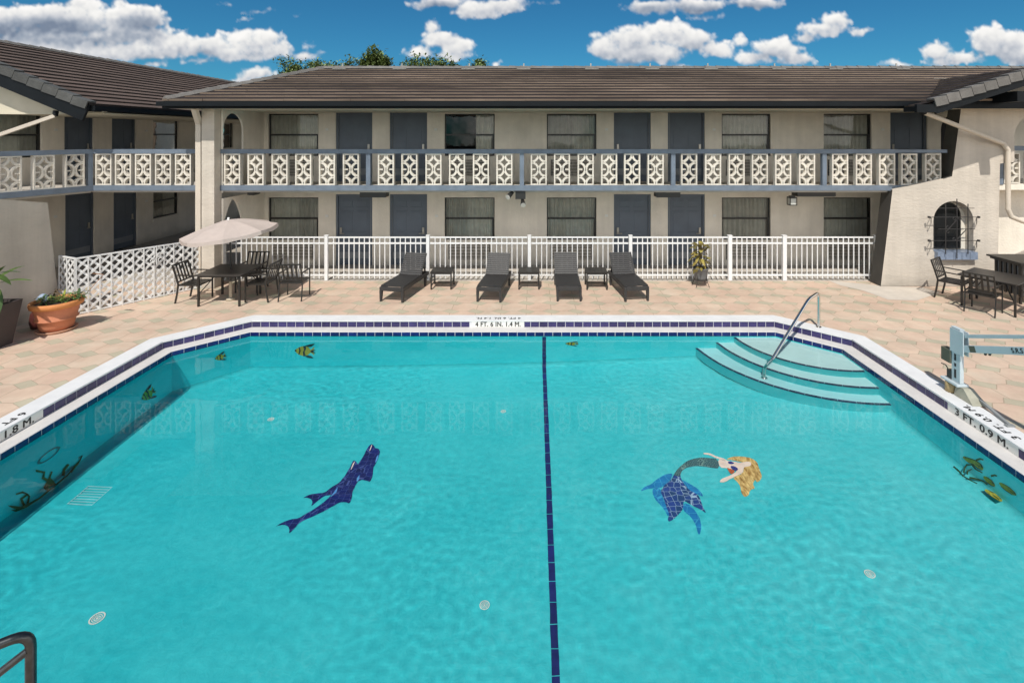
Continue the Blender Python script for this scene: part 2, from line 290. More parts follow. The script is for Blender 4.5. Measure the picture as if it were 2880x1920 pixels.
# ------------------------------------------------------------------ mesh helpers
class MB:
    def __init__(s): s.v = []; s.f = []; s.mi = []; s.sm = []
    def add(s, verts, faces, mi=0, smooth=False):
        o = len(s.v); s.v += [Vector(p) for p in verts]
        for f in faces:
            s.f.append([i + o for i in f]); s.mi.append(mi); s.sm.append(smooth)
        return s
    def box(s, x0, x1, y0, y1, z0, z1, mi=0, M=None):
        vs = [Vector((x, y, z)) for z in (z0, z1) for y in (y0, y1) for x in (x0, x1)]
        if M: vs = [M @ v for v in vs]
        return s.add(vs, [(0, 2, 3, 1), (4, 5, 7, 6), (0, 1, 5, 4), (2, 6, 7, 3), (0, 4, 6, 2), (1, 3, 7, 5)], mi)
    def bar(s, a, b, w, h=None, up=(0, 0, 1), mi=0):
        """square section bar from a to b (w across, h along up)"""
        a, b = Vector(a), Vector(b); h = h or w
        d = (b - a).normalized(); up = Vector(up)
        if abs(d.dot(up)) > 0.99: up = Vector((0, 1, 0))
        x = d.cross(up).normalized(); y = x.cross(d).normalized()
        vs = [p + x * sx * w / 2 + y * sy * h / 2 for p in (a, b) for sy in (-1, 1) for sx in (-1, 1)]
        return s.add(vs, [(0, 2, 3, 1), (4, 5, 7, 6), (0, 1, 5, 4), (2, 6, 7, 3), (0, 4, 6, 2), (1, 3, 7, 5)], mi)
    def tube(s, pts, r, n=8, mi=0, cap=True):
        pts = [Vector(p) for p in pts]; rs = r if isinstance(r, (list, tuple)) else [r] * len(pts)
        rings = []; prev = None
        for i, p in enumerate(pts):
            d = (pts[min(i + 1, len(pts) - 1)] - pts[max(i - 1, 0)]).normalized()
            up = prev if prev is not None else (Vector((0, 0, 1)) if abs(d.z) < 0.9 else Vector((1, 0, 0)))
            x = d.cross(up).normalized(); up = x.cross(d).normalized(); prev = up
            rings.append([p + (x * math.cos(2 * PI * k / n) + up * math.sin(2 * PI * k / n)) * rs[i] for k in range(n)])
        vs = [q for r_ in rings for q in r_]; fs = []
        for i in range(len(pts) - 1):
            for k in range(n):
                fs.append((i * n + k, i * n + (k + 1) % n, (i + 1) * n + (k + 1) % n, (i + 1) * n + k))
        s.add(vs, fs, mi, True)
        if cap:
            s.add(rings[0], [tuple(range(n))[::-1]], mi); s.add(rings[-1], [tuple(range(n))], mi)
        return s
    def lathe(s, prof, c=(0, 0, 0), n=28, mi=0, sx=1.0, sy=1.0, smooth=True):
        c = Vector(c); vs = []; fs = []
        for r, z in prof:
            for k in range(n):
                a = 2 * PI * k / n; vs.append(c + Vector((r * math.cos(a) * sx, r * math.sin(a) * sy, z)))
        for i in range(len(prof) - 1):
            for k in range(n):
                fs.append((i * n + k, i * n + (k + 1) % n, (i + 1) * n + (k + 1) % n, (i + 1) * n + k))
        return s.add(vs, fs, mi, smooth)
    def disc(s, c, r, n=24, mi=0, nrm=None):
        c = Vector(c)
        return s.add([c + Vector((r * math.cos(2 * PI * k / n), r * math.sin(2 * PI * k / n), 0)) for k in range(n)], [tuple(range(n))], mi)
    def poly(s, pts, mi=0):
        return s.add(pts, [tuple(range(len(pts)))], mi)
    def tess(s, loops, mi=0, flip=False):
        tris = tessellate_polygon([[Vector(p) for p in l] for l in loops])
        flat = [Vector(p) for l in loops for p in l]
        return s.add(flat, [t[::-1] if flip else t for t in tris], mi)
    def prism(s, pts, ext, mi=0):
        """closed prism: polygon pts swept by vector ext"""
        ext = Vector(ext); n = len(pts); pts = [Vector(p) for p in pts]
        s.tess([pts], mi); s.tess([[p + ext for p in pts]], mi, True)
        vs = pts + [p + ext for p in pts]
        return s.add(vs, [(i, (i + 1) % n, n + (i + 1) % n, n + i) for i in range(n)], mi)
    def leaf(s, base, d, L, w, droop=0.3, mi=0, n=4, up=(0, 0, 1)):
        base = Vector(base); d = Vector(d).normalized(); up = Vector(up)
        side = d.cross(up)
        side = side.normalized() if side.length > 1e-3 else Vector((1, 0, 0))
        vs = []; fs = []
        for i in range(n + 1):
            t = i / n; p = base + d * L * t - Vector((0, 0, 1)) * droop * L * t * t
            ww = w * math.sin(PI * min(1, 0.08 + t * 0.92)) ** 0.8
            vs += [p - side * ww / 2, p + side * ww / 2]
        for i in range(n): fs.append((2 * i, 2 * i + 1, 2 * i + 3, 2 * i + 2))
        return s.add(vs, fs, mi, True)

def top_of(o):
    while o.parent: o = o.parent
    return o
def obj(name, mb, mats, parent=None, label=None, kind=None, bevel=0.0, recalc=True):
    me = bpy.data.meshes.new(name)
    vs = mb.v
    if parent:
        inv = top_of(parent).matrix_basis.inverted(); vs = [inv @ v for v in vs]
    me.from_pydata([tuple(v) for v in vs], [], mb.f)
    mats = mats if isinstance(mats, (list, tuple)) else [mats]
    for m in mats: me.materials.append(m)
    for p, mi, sm in zip(me.polygons, mb.mi, mb.sm): p.material_index = mi; p.use_smooth = sm
    if recalc:
        bm = bmesh.new(); bm.from_mesh(me); bmesh.ops.recalc_face_normals(bm, faces=bm.faces[:]); bm.to_mesh(me); bm.free()
    me.update()
    o = bpy.data.objects.new(name, me); COL.objects.link(o)
    if parent: o.parent = parent
    if label: o['label'] = label
    if kind: o['kind'] = kind
    if bevel:
        b = o.modifiers.new('Bevel', 'BEVEL'); b.width = bevel; b.segments = 2; b.limit_method = 'ANGLE'; b.angle_limit = R(40)
    return o
def thing(name, label, cat, loc=(0, 0, 0), rz=0.0, group=None):
    o = bpy.data.objects.new(name, None); COL.objects.link(o); o.empty_display_size = 0.2
    o.location = loc; o.rotation_euler = (0, 0, rz)
    o.matrix_basis = Matrix.Translation(loc) @ Matrix.Rotation(rz, 4, 'Z')
    o['label'] = label; o['category'] = cat
    if group: o['group'] = group
    return o
def tag(o, label, cat, group=None):
    o['label'] = label; o['category'] = cat
    if group: o['group'] = group
    return o
def structure(name, mb, m, **k): return obj(name, mb, m, kind='structure', **k)
def copy_tree(o, parent=None):
    c = o.copy(); COL.objects.link(c)
    if parent: c.parent = parent
    for ch in [x for x in bpy.data.objects if x.parent == o]: copy_tree(ch, c)
    return c
def place(o, loc, rz=0.0, label=None):
    o.matrix_basis = Matrix.Translation(loc) @ Matrix.Rotation(rz, 4, 'Z')
    if label: o['label'] = label
    return o
def text_mesh(mb, body, size, M, mi, bold=0.012, xs=1.0, sp=1.05):
    cu = bpy.data.curves.new('lettering', 'FONT'); cu.body = body; cu.size = size; cu.align_x = 'CENTER'; cu.align_y = 'CENTER'
    cu.offset = 0; cu.space_character = sp
    tmp = bpy.data.objects.new('lettering', cu); COL.objects.link(tmp)
    me = bpy.data.meshes.new_from_object(tmp.evaluated_get(bpy.context.evaluated_depsgraph_get()))
    M = M @ Matrix.Diagonal((xs, 1, 1, 1))
    for k, (dx, dy) in enumerate(((0, 0), (1, 0), (-1, 0), (0, 1), (0, -1))):
        D = Matrix.Translation((dx * bold * size, dy * bold * size, k * .0002))
        mb.add([M @ D @ v.co for v in me.vertices], [tuple(p.vertices) for p in me.polygons], mi)
    bpy.data.objects.remove(tmp); bpy.data.curves.remove(cu); bpy.data.meshes.remove(me)

class Fr:
    """wall frame: a along the wall, d into the wall, z up (world output)"""
    def __init__(s, o, u):
        s.o = Vector(o); s.u = Vector(u).normalized(); s.n = Vector((-s.u.y, s.u.x, 0))
    def __call__(s, a, d, z): return s.o + s.u * a + s.n * d + Vector((0, 0, z))
    def M(s):
        return Matrix(((s.u.x, s.n.x, 0, s.o.x), (s.u.y, s.n.y, 0, s.o.y), (0, 0, 1, 0), (0, 0, 0, 1)))
def fbox(mb, fr, a0, a1, d0, d1, z0, z1, mi=0): return mb.box(a0, a1, d0, d1, z0, z1, mi, fr.M())

def wall_with_openings(fr, a0, a1, z0, z1, holes, depth=0.12):
    mb = MB()
    xs = sorted({a0, a1} | {h[0] for h in holes} | {h[1] for h in holes})
    zs = sorted({z0, z1} | {h[2] for h in holes} | {h[3] for h in holes})
    for i in range(len(xs) - 1):
        for j in range(len(zs) - 1):
            xm, zm = (xs[i] + xs[i + 1]) / 2, (zs[j] + zs[j + 1]) / 2
            if any(h[0] < xm < h[1] and h[2] < zm < h[3] for h in holes): continue
            mb.poly([fr(xs[i], 0, zs[j]), fr(xs[i + 1], 0, zs[j]), fr(xs[i + 1], 0, zs[j + 1]), fr(xs[i], 0, zs[j + 1])])
    for h in holes:
        l, r, b, t = h[:4]
        for p, q in (((l, b), (l, t)), ((l, t), (r, t)), ((r, t), (r, b)), ((r, b), (l, b))):
            mb.poly([fr(p[0], 0, p[1]), fr(p[0], depth, p[1]), fr(q[0], depth, q[1]), fr(q[0], 0, q[1])])
    return mb

def add_window(fr, a0, a1, z0, z1, parent, curtain='full', seed=0):
    rnd = random.Random(seed)
    D = 0.06; w = 0.035
    mb = MB()
    fbox(mb, fr, a0, a0 + w, D, D + .05, z0, z1); fbox(mb, fr, a1 - w, a1, D, D + .05, z0, z1)
    fbox(mb, fr, a0 + w, a1 - w, D, D + .05, z1 - w, z1); fbox(mb, fr, a0 + w, a1 - w, D, D + .05, z0, z0 + w)
    zm = z0 + (z1 - z0) * 0.5
    fbox(mb, fr, a0 + w, a1 - w, D - .01, D + .04, zm - .025, zm + .025)
    fbox(mb, fr, a1 - w - .035, a1 - w, D + .005, D + .045, z0 + w, zm - .025)
    o = obj('window', mb, bronze_m, parent)
    mb = MB(); mb.poly([fr(a0 + w, D + .02, z0 + w), fr(a1 - w, D + .02, z0 + w), fr(a1 - w, D + .02, z1 - w), fr(a0 + w, D + .02, z1 - w)])
    obj('pane', mb, glass_m, o)
    def drape(c0, c1, name='curtain'):
        mb = MB(); n = int((c1 - c0) / 0.012); vs = []; ph = rnd.random() * 6
        for i in range(n + 1):
            a = c0 + (c1 - c0) * i / n
            dd = 0.17 + 0.034 * math.sin(a * 48 + ph + 1.5 * math.sin(a * 7 + ph)) + 0.008 * math.sin(a * 131)
            vs += [fr(a, dd, z0), fr(a, dd + .004, z1)]
        mb.add(vs, [(2 * i, 2 * i + 2, 2 * i + 3, 2 * i + 1) for i in range(n)], 0, True)
        obj(name, mb, curtain_m, o)
    if curtain == 'full':
        m = (a0 + a1) / 2 + rnd.uniform(-.1, .1)
        drape(a0 + .01, m + .02); drape(m - .02, a1 - .01)
    elif curtain == 'half': drape(a0 + (a1 - a0) * .62, a1 - .01)
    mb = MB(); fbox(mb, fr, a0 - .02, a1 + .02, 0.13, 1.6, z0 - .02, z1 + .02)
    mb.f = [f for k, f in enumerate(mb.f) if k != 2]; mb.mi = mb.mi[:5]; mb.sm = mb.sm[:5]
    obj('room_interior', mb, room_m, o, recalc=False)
    return o

def add_door(fr, a0, a1, z0, z1, parent, hinge='l'):
    D = 0.07; fw = 0.055
    mb = MB(); fbox(mb, fr, a0, a0 + fw, D - .03, D + .06, z0, z1); fbox(mb, fr, a1 - fw, a1, D - .03, D + .06, z0, z1); fbox(mb, fr, a0 + fw, a1 - fw, D - .03, D + .06, z1 - fw, z1)
    l, r, t = a0 + fw, a1 - fw, z1 - fw
    slab = MB(); fbox(slab, fr, l + .004, r - .004, D + .02, D + .06, z0 + .01, t - .004)
    W = r - l; cw = (W - .30) / 2
    for (p0, p1) in ((.10, .10 + cw), (.20 + cw, .20 + 2 * cw)):
        for (q0, q1) in ((.42, .85), (.98, 1.62), (1.72, t - z0 - .11)):
            if q1 - q0 < .05: continue
            fbox(slab, fr, l + p0, l + p1, D + .008, D + .0195, z0 + q0, z0 + q0 + .018); fbox(slab, fr, l + p0, l + p1, D + .008, D + .0195, z0 + q1 - .018, z0 + q1)
            fbox(slab, fr, l + p0 + .03, l + p1 - .03, D + .012, D + .0195, z0 + q0 + .04, z0 + q1 - .04)
    o = obj('door', slab, door_m, parent)
    obj('door_frame', mb, door_m, o)
    h = MB(); hx = r - .075 if hinge == 'l' else l + .075
    fbox(h, fr, hx - .032, hx + .032, D - .012, D + .006, z0 + .93, z0 + 1.12)
    h.tube([fr(hx, D - .01, z0 + .96), fr(hx, D - .06, z0 + .96)], .012, 8)
    e = -.12 if hinge == 'l' else .12
    h.tube([fr(hx, D - .055, z0 + .96), fr(hx + e, D - .055, z0 + .955)], .011, 8)
    obj('handle', h, brass_m, o)
    k = MB(); fbox(k, fr, l + .03, r - .03, D - .0, D + .0075, z0 + .20, z0 + .39)
    obj('kick_plate', k, kick_m, o)
    st = MB(); sx = (l + .012) if hinge == 'l' else (r - .012)
    fbox(st, fr, sx - .006, sx + .006, D - .012, D + .0, z0 + .02, t - .02)
    obj('weather_strip', st, kick_m, o)
    return o

def add_vent(fr, a0, a1, z0, z1, parent):
    mb = MB(); fbox(mb, fr, a0, a1, -.012, -.002, z0, z1)
    o = obj('air_vent', mb, bronze_m, parent)
    s = MB(); n = 11
    for i in range(n):
        z = z0 + .02 + (z1 - z0 - .04) * i / (n - 1)
        fbox(s, fr, a0 + .02, a1 - .02, -.035, -.0125, z - .008, z + .008)
    obj('louvre', s, stucco, o)

def block_panel_mesh(w=.42, h=.84, t=.12):
    """cast decorative screen block: frame with quarter circle ribs leaving four pointed stars"""
    mb = MB(); b = .035
    mb.box(0, b, 0, t, 0, h); mb.box(w - b, w, 0, t, 0, h); mb.box(b, w - b, 0, t, 0, b); mb.box(b, w - b, 0, t, h - b, h)
    iw = w - 2 * b; ih = (h - 2 * b) / 2
    for k in range(2):
        z0 = b + ih * k
        for (cx, cz, s0) in ((b, z0, 0), (w - b, z0, 1), (w - b, z0 + ih, 2), (b, z0 + ih, 3)):
            n = 7; ro = 1.0; vs = []
            rx, rz = iw / 2 + .012, ih / 2 + .012; th = .052
            for i in range(n + 1):
                a = PI / 2 * (s0 + i / n)
                c, s_ = math.cos(a), math.sin(a)
                for (r_, y) in ((0, .012), (0, t - .012), (th, t - .012), (th, .012)):
                    vs.append((cx + c * (rx - r_), y, cz + s_ * (rz - r_)))
            fs = []
            for i in range(n):
                for q in range(4): fs.append((4 * i + q, 4 * i + (q + 1) % 4, 4 * i + 4 + (q + 1) % 4, 4 * i + 4 + q))
            mb.add(vs, fs)
    zc = h / 2
    mb.box(b, b + .09, .015, t - .015, zc - .017, zc + .017); mb.box(w - b - .09, w - b, .015, t - .015, zc - .017, zc + .017)
    return mb

# ------------------------------------------------------------------ pool, deck and ground
ZL = -0.13      # ledge level
ZW = -0.21      # water level
XL, XR, YF, YN = -7.02, 6.06, 10.78, 3.18     # outer tile wall
outer = [(XL, YN), (XR, YN), (XR, 9.80), (5.03, YF), (-5.93, YF), (XL, 9.68)]
def offset_loop(loop, d):
    n = len(loop); out = []
    for i in range(n):
        p0, p1, p2 = Vector(loop[i - 1]), Vector(loop[i]), Vector(loop[(i + 1) % n])
        d1 = (p1 - p0).normalized(); d2 = (p2 - p1).normalized()
        n1 = Vector((d1.y, -d1.x)); n2 = Vector((d2.y, -d2.x))
        b = (n1 + n2) / (1 + n1.dot(n2))
        out.append(tuple(p1 + b * d))
    return out
coping_out = offset_loop(outer, 0.32)
inner = offset_loop(outer, -0.26)
def loop3(l, z): return [Vector((p[0], p[1], z)) for p in l]
IXL, IXR, IYF = inner[0][0], inner[1][0], inner[4][1]

DX0, DX1, DY0, DY1 = -11.5, 16.0, -3.0, 13.72
deck = MB(); deck.tess([[Vector((DX0, DY0, 0)), Vector((DX1, DY0, 0)), Vector((DX1, DY1, 0)), Vector((DX0, DY1, 0))], loop3(offset_loop(outer, 0.31), 0)[::-1]])
structure('pool_deck', deck, deck_m)
GX0, GX1, GY0, GY1 = -20, 18, -8, 30
g = MB(); g.tess([[Vector((-400, -200, -.05)), Vector((400, -200, -.05)), Vector((400, 700, -.05)), Vector((-400, 700, -.05))],
                  [Vector((DX0, DY0, -.05)), Vector((DX0, DY1, -.05)), Vector((DX1, DY1, -.05)), Vector((DX1, DY0, -.05))]])
structure('ground', g, ground_m)
wk = MB(); wk.box(-16.5, 16, DY1, 32, -.049, -.006); wk.box(-16.5, DX0 - .002, 4, DY1 - .002, -.049, -.006)
structure('walkway', wk, concrete_m)
wk2 = MB(); wk2.box(-16.4, -8.3, 13.9, 31, -.0055, .0)
structure('passage_path', wk2, dark_walk)
pc = MB(); pc.poly([SG(1900, 643, .004), SG(2021, 656, .004), SG(2120, 660, .004), SG(2160, 672, .004), SG(2105, 690, .004), SG(2040, 688, .004), SG(1985, 668, .004), SG(1930, 655, .004)])
structure('concrete_pavement_patch', pc, pale_conc)

pool = thing('swimming_pool', 'large turquoise swimming pool with chamfered corners and navy tile bands', 'swimming pool', (0, 7, 0))
def ring(a, b, za, zb):
    mb = MB(); n = len(a)
    for i in range(n):
        j = (i + 1) % n
        mb.poly([Vector((*a[i], za)), Vector((*a[j], za)), Vector((*b[j], zb)), Vector((*b[i], zb))])
    return mb
lip = offset_loop(outer, -0.012)
mb = ring(coping_out, lip, .012, .012); r2 = ring(coping_out, coping_out, .012, -.05); mb.add(r2.v, r2.f); r2 = ring(lip, lip, .012, -.012); mb.add(r2.v, r2.f); r2 = ring(lip, outer, -.012, -.012); mb.add(r2.v, r2.f)
obj('coping', mb, coping_m, pool, bevel=0.004)
mb = ring(outer, offset_loop(outer, -.246), ZL, ZL)
lp2 = offset_loop(outer, -.246); r2 = ring(lp2, offset_loop(outer, -.254), ZL, ZL - .008); mb.add(r2.v, r2.f)
obj('ledge', mb, ledge_m, pool)
MARKS = []
def tile_band(name, loop, z0, z1, m, pitch, inset, skip=()):
    back = ring(loop, loop, z1, z0); n = len(loop); first = None
    for i in range(n):
        p, q = Vector(loop[i]), Vector(loop[(i + 1) % n]); L = (q - p).length; d = (q - p) / L; nn = Vector((-d.y, d.x))
        k = max(1, round(L / pitch)); w = L / k; mb = MB(); runs = [mb]
        for t in range(k):
            a, b = t * w + .005, (t + 1) * w - .005
            mid = p + d * (a + b) / 2
            if any((mid - Vector(s[:2])).length < s[2] for s in skip):
                if mb.v: mb = MB(); runs.append(mb)
                continue
            pp = [p + d * a + nn * inset, p + d * b + nn * inset]
            pp0 = [p + d * a + nn * .0005, p + d * b + nn * .0005]
            v = [Vector((*pp[0], z0 + .004)), Vector((*pp[1], z0 + .004)), Vector((*pp[1], z1 - .004)), Vector((*pp[0], z1 - .004)),
                 Vector((*pp0[0], z0 + .004)), Vector((*pp0[1], z0 + .004)), Vector((*pp0[1], z1 - .004)), Vector((*pp0[0], z1 - .004))]
            mb.add(v, [(0, 1, 2, 3), (0, 4, 5, 1), (1, 5, 6, 2), (2, 6, 7, 3), (3, 7, 4, 0)])
        for r_ in runs:
            if r_.v:
                o = obj(name, r_, m, pool); first = first or o
    obj('grout_bed', back, grout_m, first)
# depth markers: far, left, right
far_c = (SX(1144, YF), YF); left_c = (XL, 6.78); right_c = (XR, 6.98)
tile_band('coping_tile_band', outer, ZL, -.012, tile_outer, .182, .004, skip=((*far_c, .52), (*left_c, .52), (*right_c, .52)))
tile_band('waterline_tile_band', offset_loop(outer, -.255), ZW - .03, ZL - .006, tile_inner, .182, .004)
def depth_marker(c, ang, body, half=.55, ts=.135, xs=1.0):
    M = Matrix.Translation((c[0], c[1], 0)) @ Matrix.Rotation(ang, 4, 'Z')   # local: x along the edge as read from the water, -y into the pool
    mb = MB(); mb.box(-half, half, -.006, .002, ZL + .003, -.0135, 0, M)
    text_mesh(mb, body, ts, M @ Matrix.Translation((0, -.0075, (ZL - .012) / 2)) @ Matrix.Rotation(R(90), 4, 'X'), 1, .028, xs)
    text_mesh(mb, body, ts, M @ Matrix.Translation((0, .125, .0145)) @ Matrix.Rotation(R(180), 4, 'Z'), 1, .028, xs)
    obj('depth_marker', mb, [plate_m, text_m], pool, label='white depth plate reading ' + body, recalc=False)
depth_marker(far_c, 0, '4 FT. 6 IN. 1.4 M.', xs=.93)
depth_marker(left_c, R(90), '6 FT. 1.8 M.', xs=1.22)
depth_marker(right_c, R(-90), '3 FT. 0.9 M.', xs=1.22)

def floor_z(x):
    if x < 0.2: return ZW - 1.40 + (x - .2) * (.40 / 6.96)
    return ZW - 1.40 + (x - .2) * (.47 / 5.6)
NW = 1.33
def sight(px, py):
    """line of sight that enters the still water: entry point and refracted direction"""
    d = Vector(((px - CX) / F, 1.0, (CY - py) / F)).normalized()
    p = Vector((0, 0, H)) + d * ((ZW - H) / d.z)
    t = Vector((d.x / NW, d.y / NW, 0)); t.z = -math.sqrt(1 - t.x * t.x - t.y * t.y)
    return p, t
def at_depth(px, py, z):
    p, t = sight(px, py); return p + t * ((z - p.z) / t.z)
# shell
shell_loop = offset_loop(outer, -.26)
mb = MB(); crf = lambda x: .12
base_loop = []
for i in range(len(shell_loop)):
    p, q = Vector(shell_loop[i]), Vector(shell_loop[(i + 1) % len(shell_loop)]); k = max(1, int((q - p).length / .45))
    base_loop += [(i, t / k) for t in range(k)]
def lvl(off):
    l = offset_loop(outer, -.26 - off)
    return [Vector(l[i]).lerp(Vector(l[(i + 1) % len(l)]), t) for i, t in base_loop]
rings_ = [[Vector((p.x, p.y, ZW - .03)) for p in lvl(0)]]
for k in range(8):
    a = PI / 2 * k / 7
    row = []
    for p, q in zip(lvl(0), lvl(1)):
        c = crf(p.x); w_ = p + (q - p) * c * (1 - math.cos(a)); row.append(Vector((w_.x, w_.y, floor_z(w_.x) + c * (1 - math.sin(a)))))
    rings_.append(row)
nb = len(base_loop)
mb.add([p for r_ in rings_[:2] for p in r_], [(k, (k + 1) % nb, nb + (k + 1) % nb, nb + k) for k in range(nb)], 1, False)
mb.add([p for r_ in rings_[1:] for p in r_], [(i * nb + k, i * nb + (k + 1) % nb, (i + 1) * nb + (k + 1) % nb, (i + 1) * nb + k) for i in range(7) for k in range(nb)], 0, True)
def clip_x(loop, x0, left):
    out = []
    for i in range(len(loop)):
        p, q = Vector(loop[i]), Vector(loop[(i + 1) % len(loop)])
        ip = (p.x <= x0) == left; iq = (q.x <= x0) == left
        if ip: out.append(p)
        if ip != iq: t = (x0 - p.x) / (q.x - p.x); out.append(p + (q - p) * t)
    return out
for left in (True, False):
    l = clip_x([Vector((p.x, p.y)) for p in rings_[-1]], .2, left); mb.poly([Vector((p.x, p.y, floor_z(p.x))) for p in l])
obj('pool_shell', mb, [plaster_m, plaster_wall_lit], pool)
# water: a rippled refracting sheet, livelier where the return jets stir it
from mathutils import noise as mnoise
nx, ny = 420, 245
x0, x1, y0, y1 = IXL - .05, IXR + .05, YN + .2, IYF + .05
vs = []; fs = []
for j in range(ny + 1):
    for i in range(nx + 1):
        x = x0 + (x1 - x0) * i / nx; y = y0 + (y1 - y0) * j / ny
        st_ = .55 + 1.0 * max(0, min(1, .5 + 1.6 * mnoise.noise((x * .33 + 7, y * .33, 1)))) + .9 * math.exp(-((x - 2.2) ** 2 + (y - 8.6) ** 2) / 1.6) + .9 * math.exp(-((x - 3.2) ** 2 + (y - 5.2) ** 2) / 2.2) + .6 * math.exp(-((x + 3.0) ** 2 + (y - 8.9) ** 2) / 2.0)
        qx = x + .10 * mnoise.noise((x * 1.1, y * 1.1, 5)); qy = y + .10 * mnoise.noise((x * 1.1, y * 1.1, 9))
        h_ = .0006 * mnoise.noise((qx * 1.7, qy * 2.3, 0)) + st_ * (.00032 * mnoise.noise((qx * 5.2, qy * 6.4, 3)) + .00032 * mnoise.noise((qx * 9, qy * 11, 6)) + .00012 * mnoise.noise((qx * 19, qy * 22, 2)))
        vs.append((x, y, ZW + h_))
for j in range(ny):
    for i in range(nx):
        a = j * (nx + 1) + i; fs.append((a, a + 1, a + nx + 2, a + nx + 1))
mb = MB(); mb.add(vs, fs, 0, True)
me_w = structure('water', mb, water_m, recalc=False)
me_w.cycles.is_caustics_caster = True
# corner steps: three curved treads round the far right corner
SC = Vector((5.85, 10.6))
def step_arc(rf, rm, rr, n=26):
    out = []
    for i in range(n + 1):
        th = 180 + 90 * i / n
        t = (th - 180) / 90
        L0 = (t - .5) * (t - 1) / .5; L1 = t * (t - 1) / -.25; L2 = t * (t - .5) / .5
        r_ = rf * L0 + rm * L1 + rr * L2
        out.append(SC + Vector((math.cos(R(th)), math.sin(R(th)))) * r_)
    return out
ZT = (ZW - .085, ZW - .365, ZW - .65)
def three(far, mid, right, z):
    rr = []
    for k, q in enumerate((far, mid, right)):
        p, t = sight(*q)
        p = p + t * ((IYF - p.y) / t.y) if k == 0 else (p + t * ((IXR - p.x) / t.x) if k == 2 else at_depth(*q, z))
        rr.append((Vector((p.x, p.y)) - SC).length)
    return step_arc(*rr)
arcs = [three((1686, 774), (1800, 826), (1987, 859), ZT[0]), three((1645, 787), (1761, 845), (2020, 902.6), ZT[1]), three((1598, 799.5), (1764.6, 881.8), (2047.5, 949.5), ZT[2])]
corner_in = [Vector(shell_loop[2]), Vector(shell_loop[3])]
stp = MB(); nos = []
for arc, z, zb in zip(arcs, ZT, (ZT[1], ZT[2], -1.25)):
    # trim the arc to the pool walls
    a = [Vector((min(p.x, IXR - .001), min(p.y, IYF - .001))) for p in arc]
    poly = [Vector((p.x, p.y, z)) for p in a] + [Vector((IXR, a[-1].y, z)), Vector((corner_in[0].x, corner_in[0].y, z)), Vector((corner_in[1].x, corner_in[1].y, z)), Vector((a[0].x, IYF, z))]
    stp.tess([poly], ZT.index(z))
    for p, q in zip(a, a[1:]): stp.poly([Vector((p.x, p.y, z)), Vector((q.x, q.y, z)), Vector((q.x, q.y, zb - .02)), Vector((p.x, p.y, zb - .02))], 3)
    nm = MB()
    def stepper(pts):
        acc = 0; cur = [pts[0]]
        for p, q in zip(pts, pts[1:]):
            cur.append(q); acc += (q - p).length
            if acc > .24: yield cur; cur = [q]; acc = 0
        if len(cur) > 1: yield cur
    fine = []
    for p, q in zip(a, a[1:]): fine += [p + (q - p) * t / 4 for t in range(4)]
    fine.append(a[-1])
    for seg in stepper(fine):
        s0 = [p + (SC - p).normalized() * .036 for p in seg]
        seg2 = list(seg); 
        m = len(seg)
        seg2[-1] = seg[-1] + (seg[-2] - seg[-1]).normalized() * .006; s0[-1] = s0[-1] + (s0[-2] - s0[-1]).normalized() * .006
        vs = [Vector((p.x, p.y, z + .004)) for p in seg2] + [Vector((p.x, p.y, z + .004)) for p in s0]
        nm.add(vs, [(i, i + 1, m + i + 1, m + i) for i in range(m - 1)])
        out_ = [p - (SC - p).normalized() * .004 for p in seg2]
        nm.add([Vector((p.x, p.y, z + .004)) for p in out_] + [Vector((p.x, p.y, z - .03)) for p in out_], [(i, i + 1, m + i + 1, m + i) for i in range(m - 1)])
    nos.append(nm)
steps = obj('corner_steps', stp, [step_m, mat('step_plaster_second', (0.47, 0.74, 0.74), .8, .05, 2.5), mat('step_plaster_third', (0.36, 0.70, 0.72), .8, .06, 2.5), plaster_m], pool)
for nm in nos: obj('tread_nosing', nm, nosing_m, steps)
# lane line tiles up the far wall and along the floor
ll = MB(); lx = .195; w = .075
z = ZW - .05
yy = IYF - .005
LC = crf(lx)
while z > floor_z(lx) + LC + .01:
    z2 = max(z - .19, floor_z(lx) + LC)
    ll.poly([Vector((lx - w / 2, yy, z)), Vector((lx + w / 2, yy, z)), Vector((lx + w / 2, yy, z2 + .006)), Vector((lx - w / 2, yy, z2 + .006))]); z = z2
for k in range(4):
    a, b = PI / 2 * k / 4, PI / 2 * (k + 1) / 4
    f_ = lambda t: (IYF - .006 - LC * (1 - math.cos(t)), floor_z(lx) + .006 + LC * (1 - math.sin(t)))
    (ya, za), (yb, zb_) = f_(a), f_(b)
    ll.poly([Vector((lx - w / 2, ya, za)), Vector((lx + w / 2, ya, za)), Vector((lx + w / 2, yb, zb_)), Vector((lx - w / 2, yb, zb_))])
y = IYF - LC - .008
while y > YN + .4:
    y2 = y - .235
    ll.poly([Vector((lx - w / 2, y, floor_z(lx - w / 2) + .006)), Vector((lx + w / 2, y, floor_z(lx + w / 2) + .006)), Vector((lx + w / 2, y2 + .008, floor_z(lx + w / 2) + .006)), Vector((lx - w / 2, y2 + .008, floor_z(lx - w / 2) + .006))]); y = y2
obj('lane_line', ll, floor_line, pool)

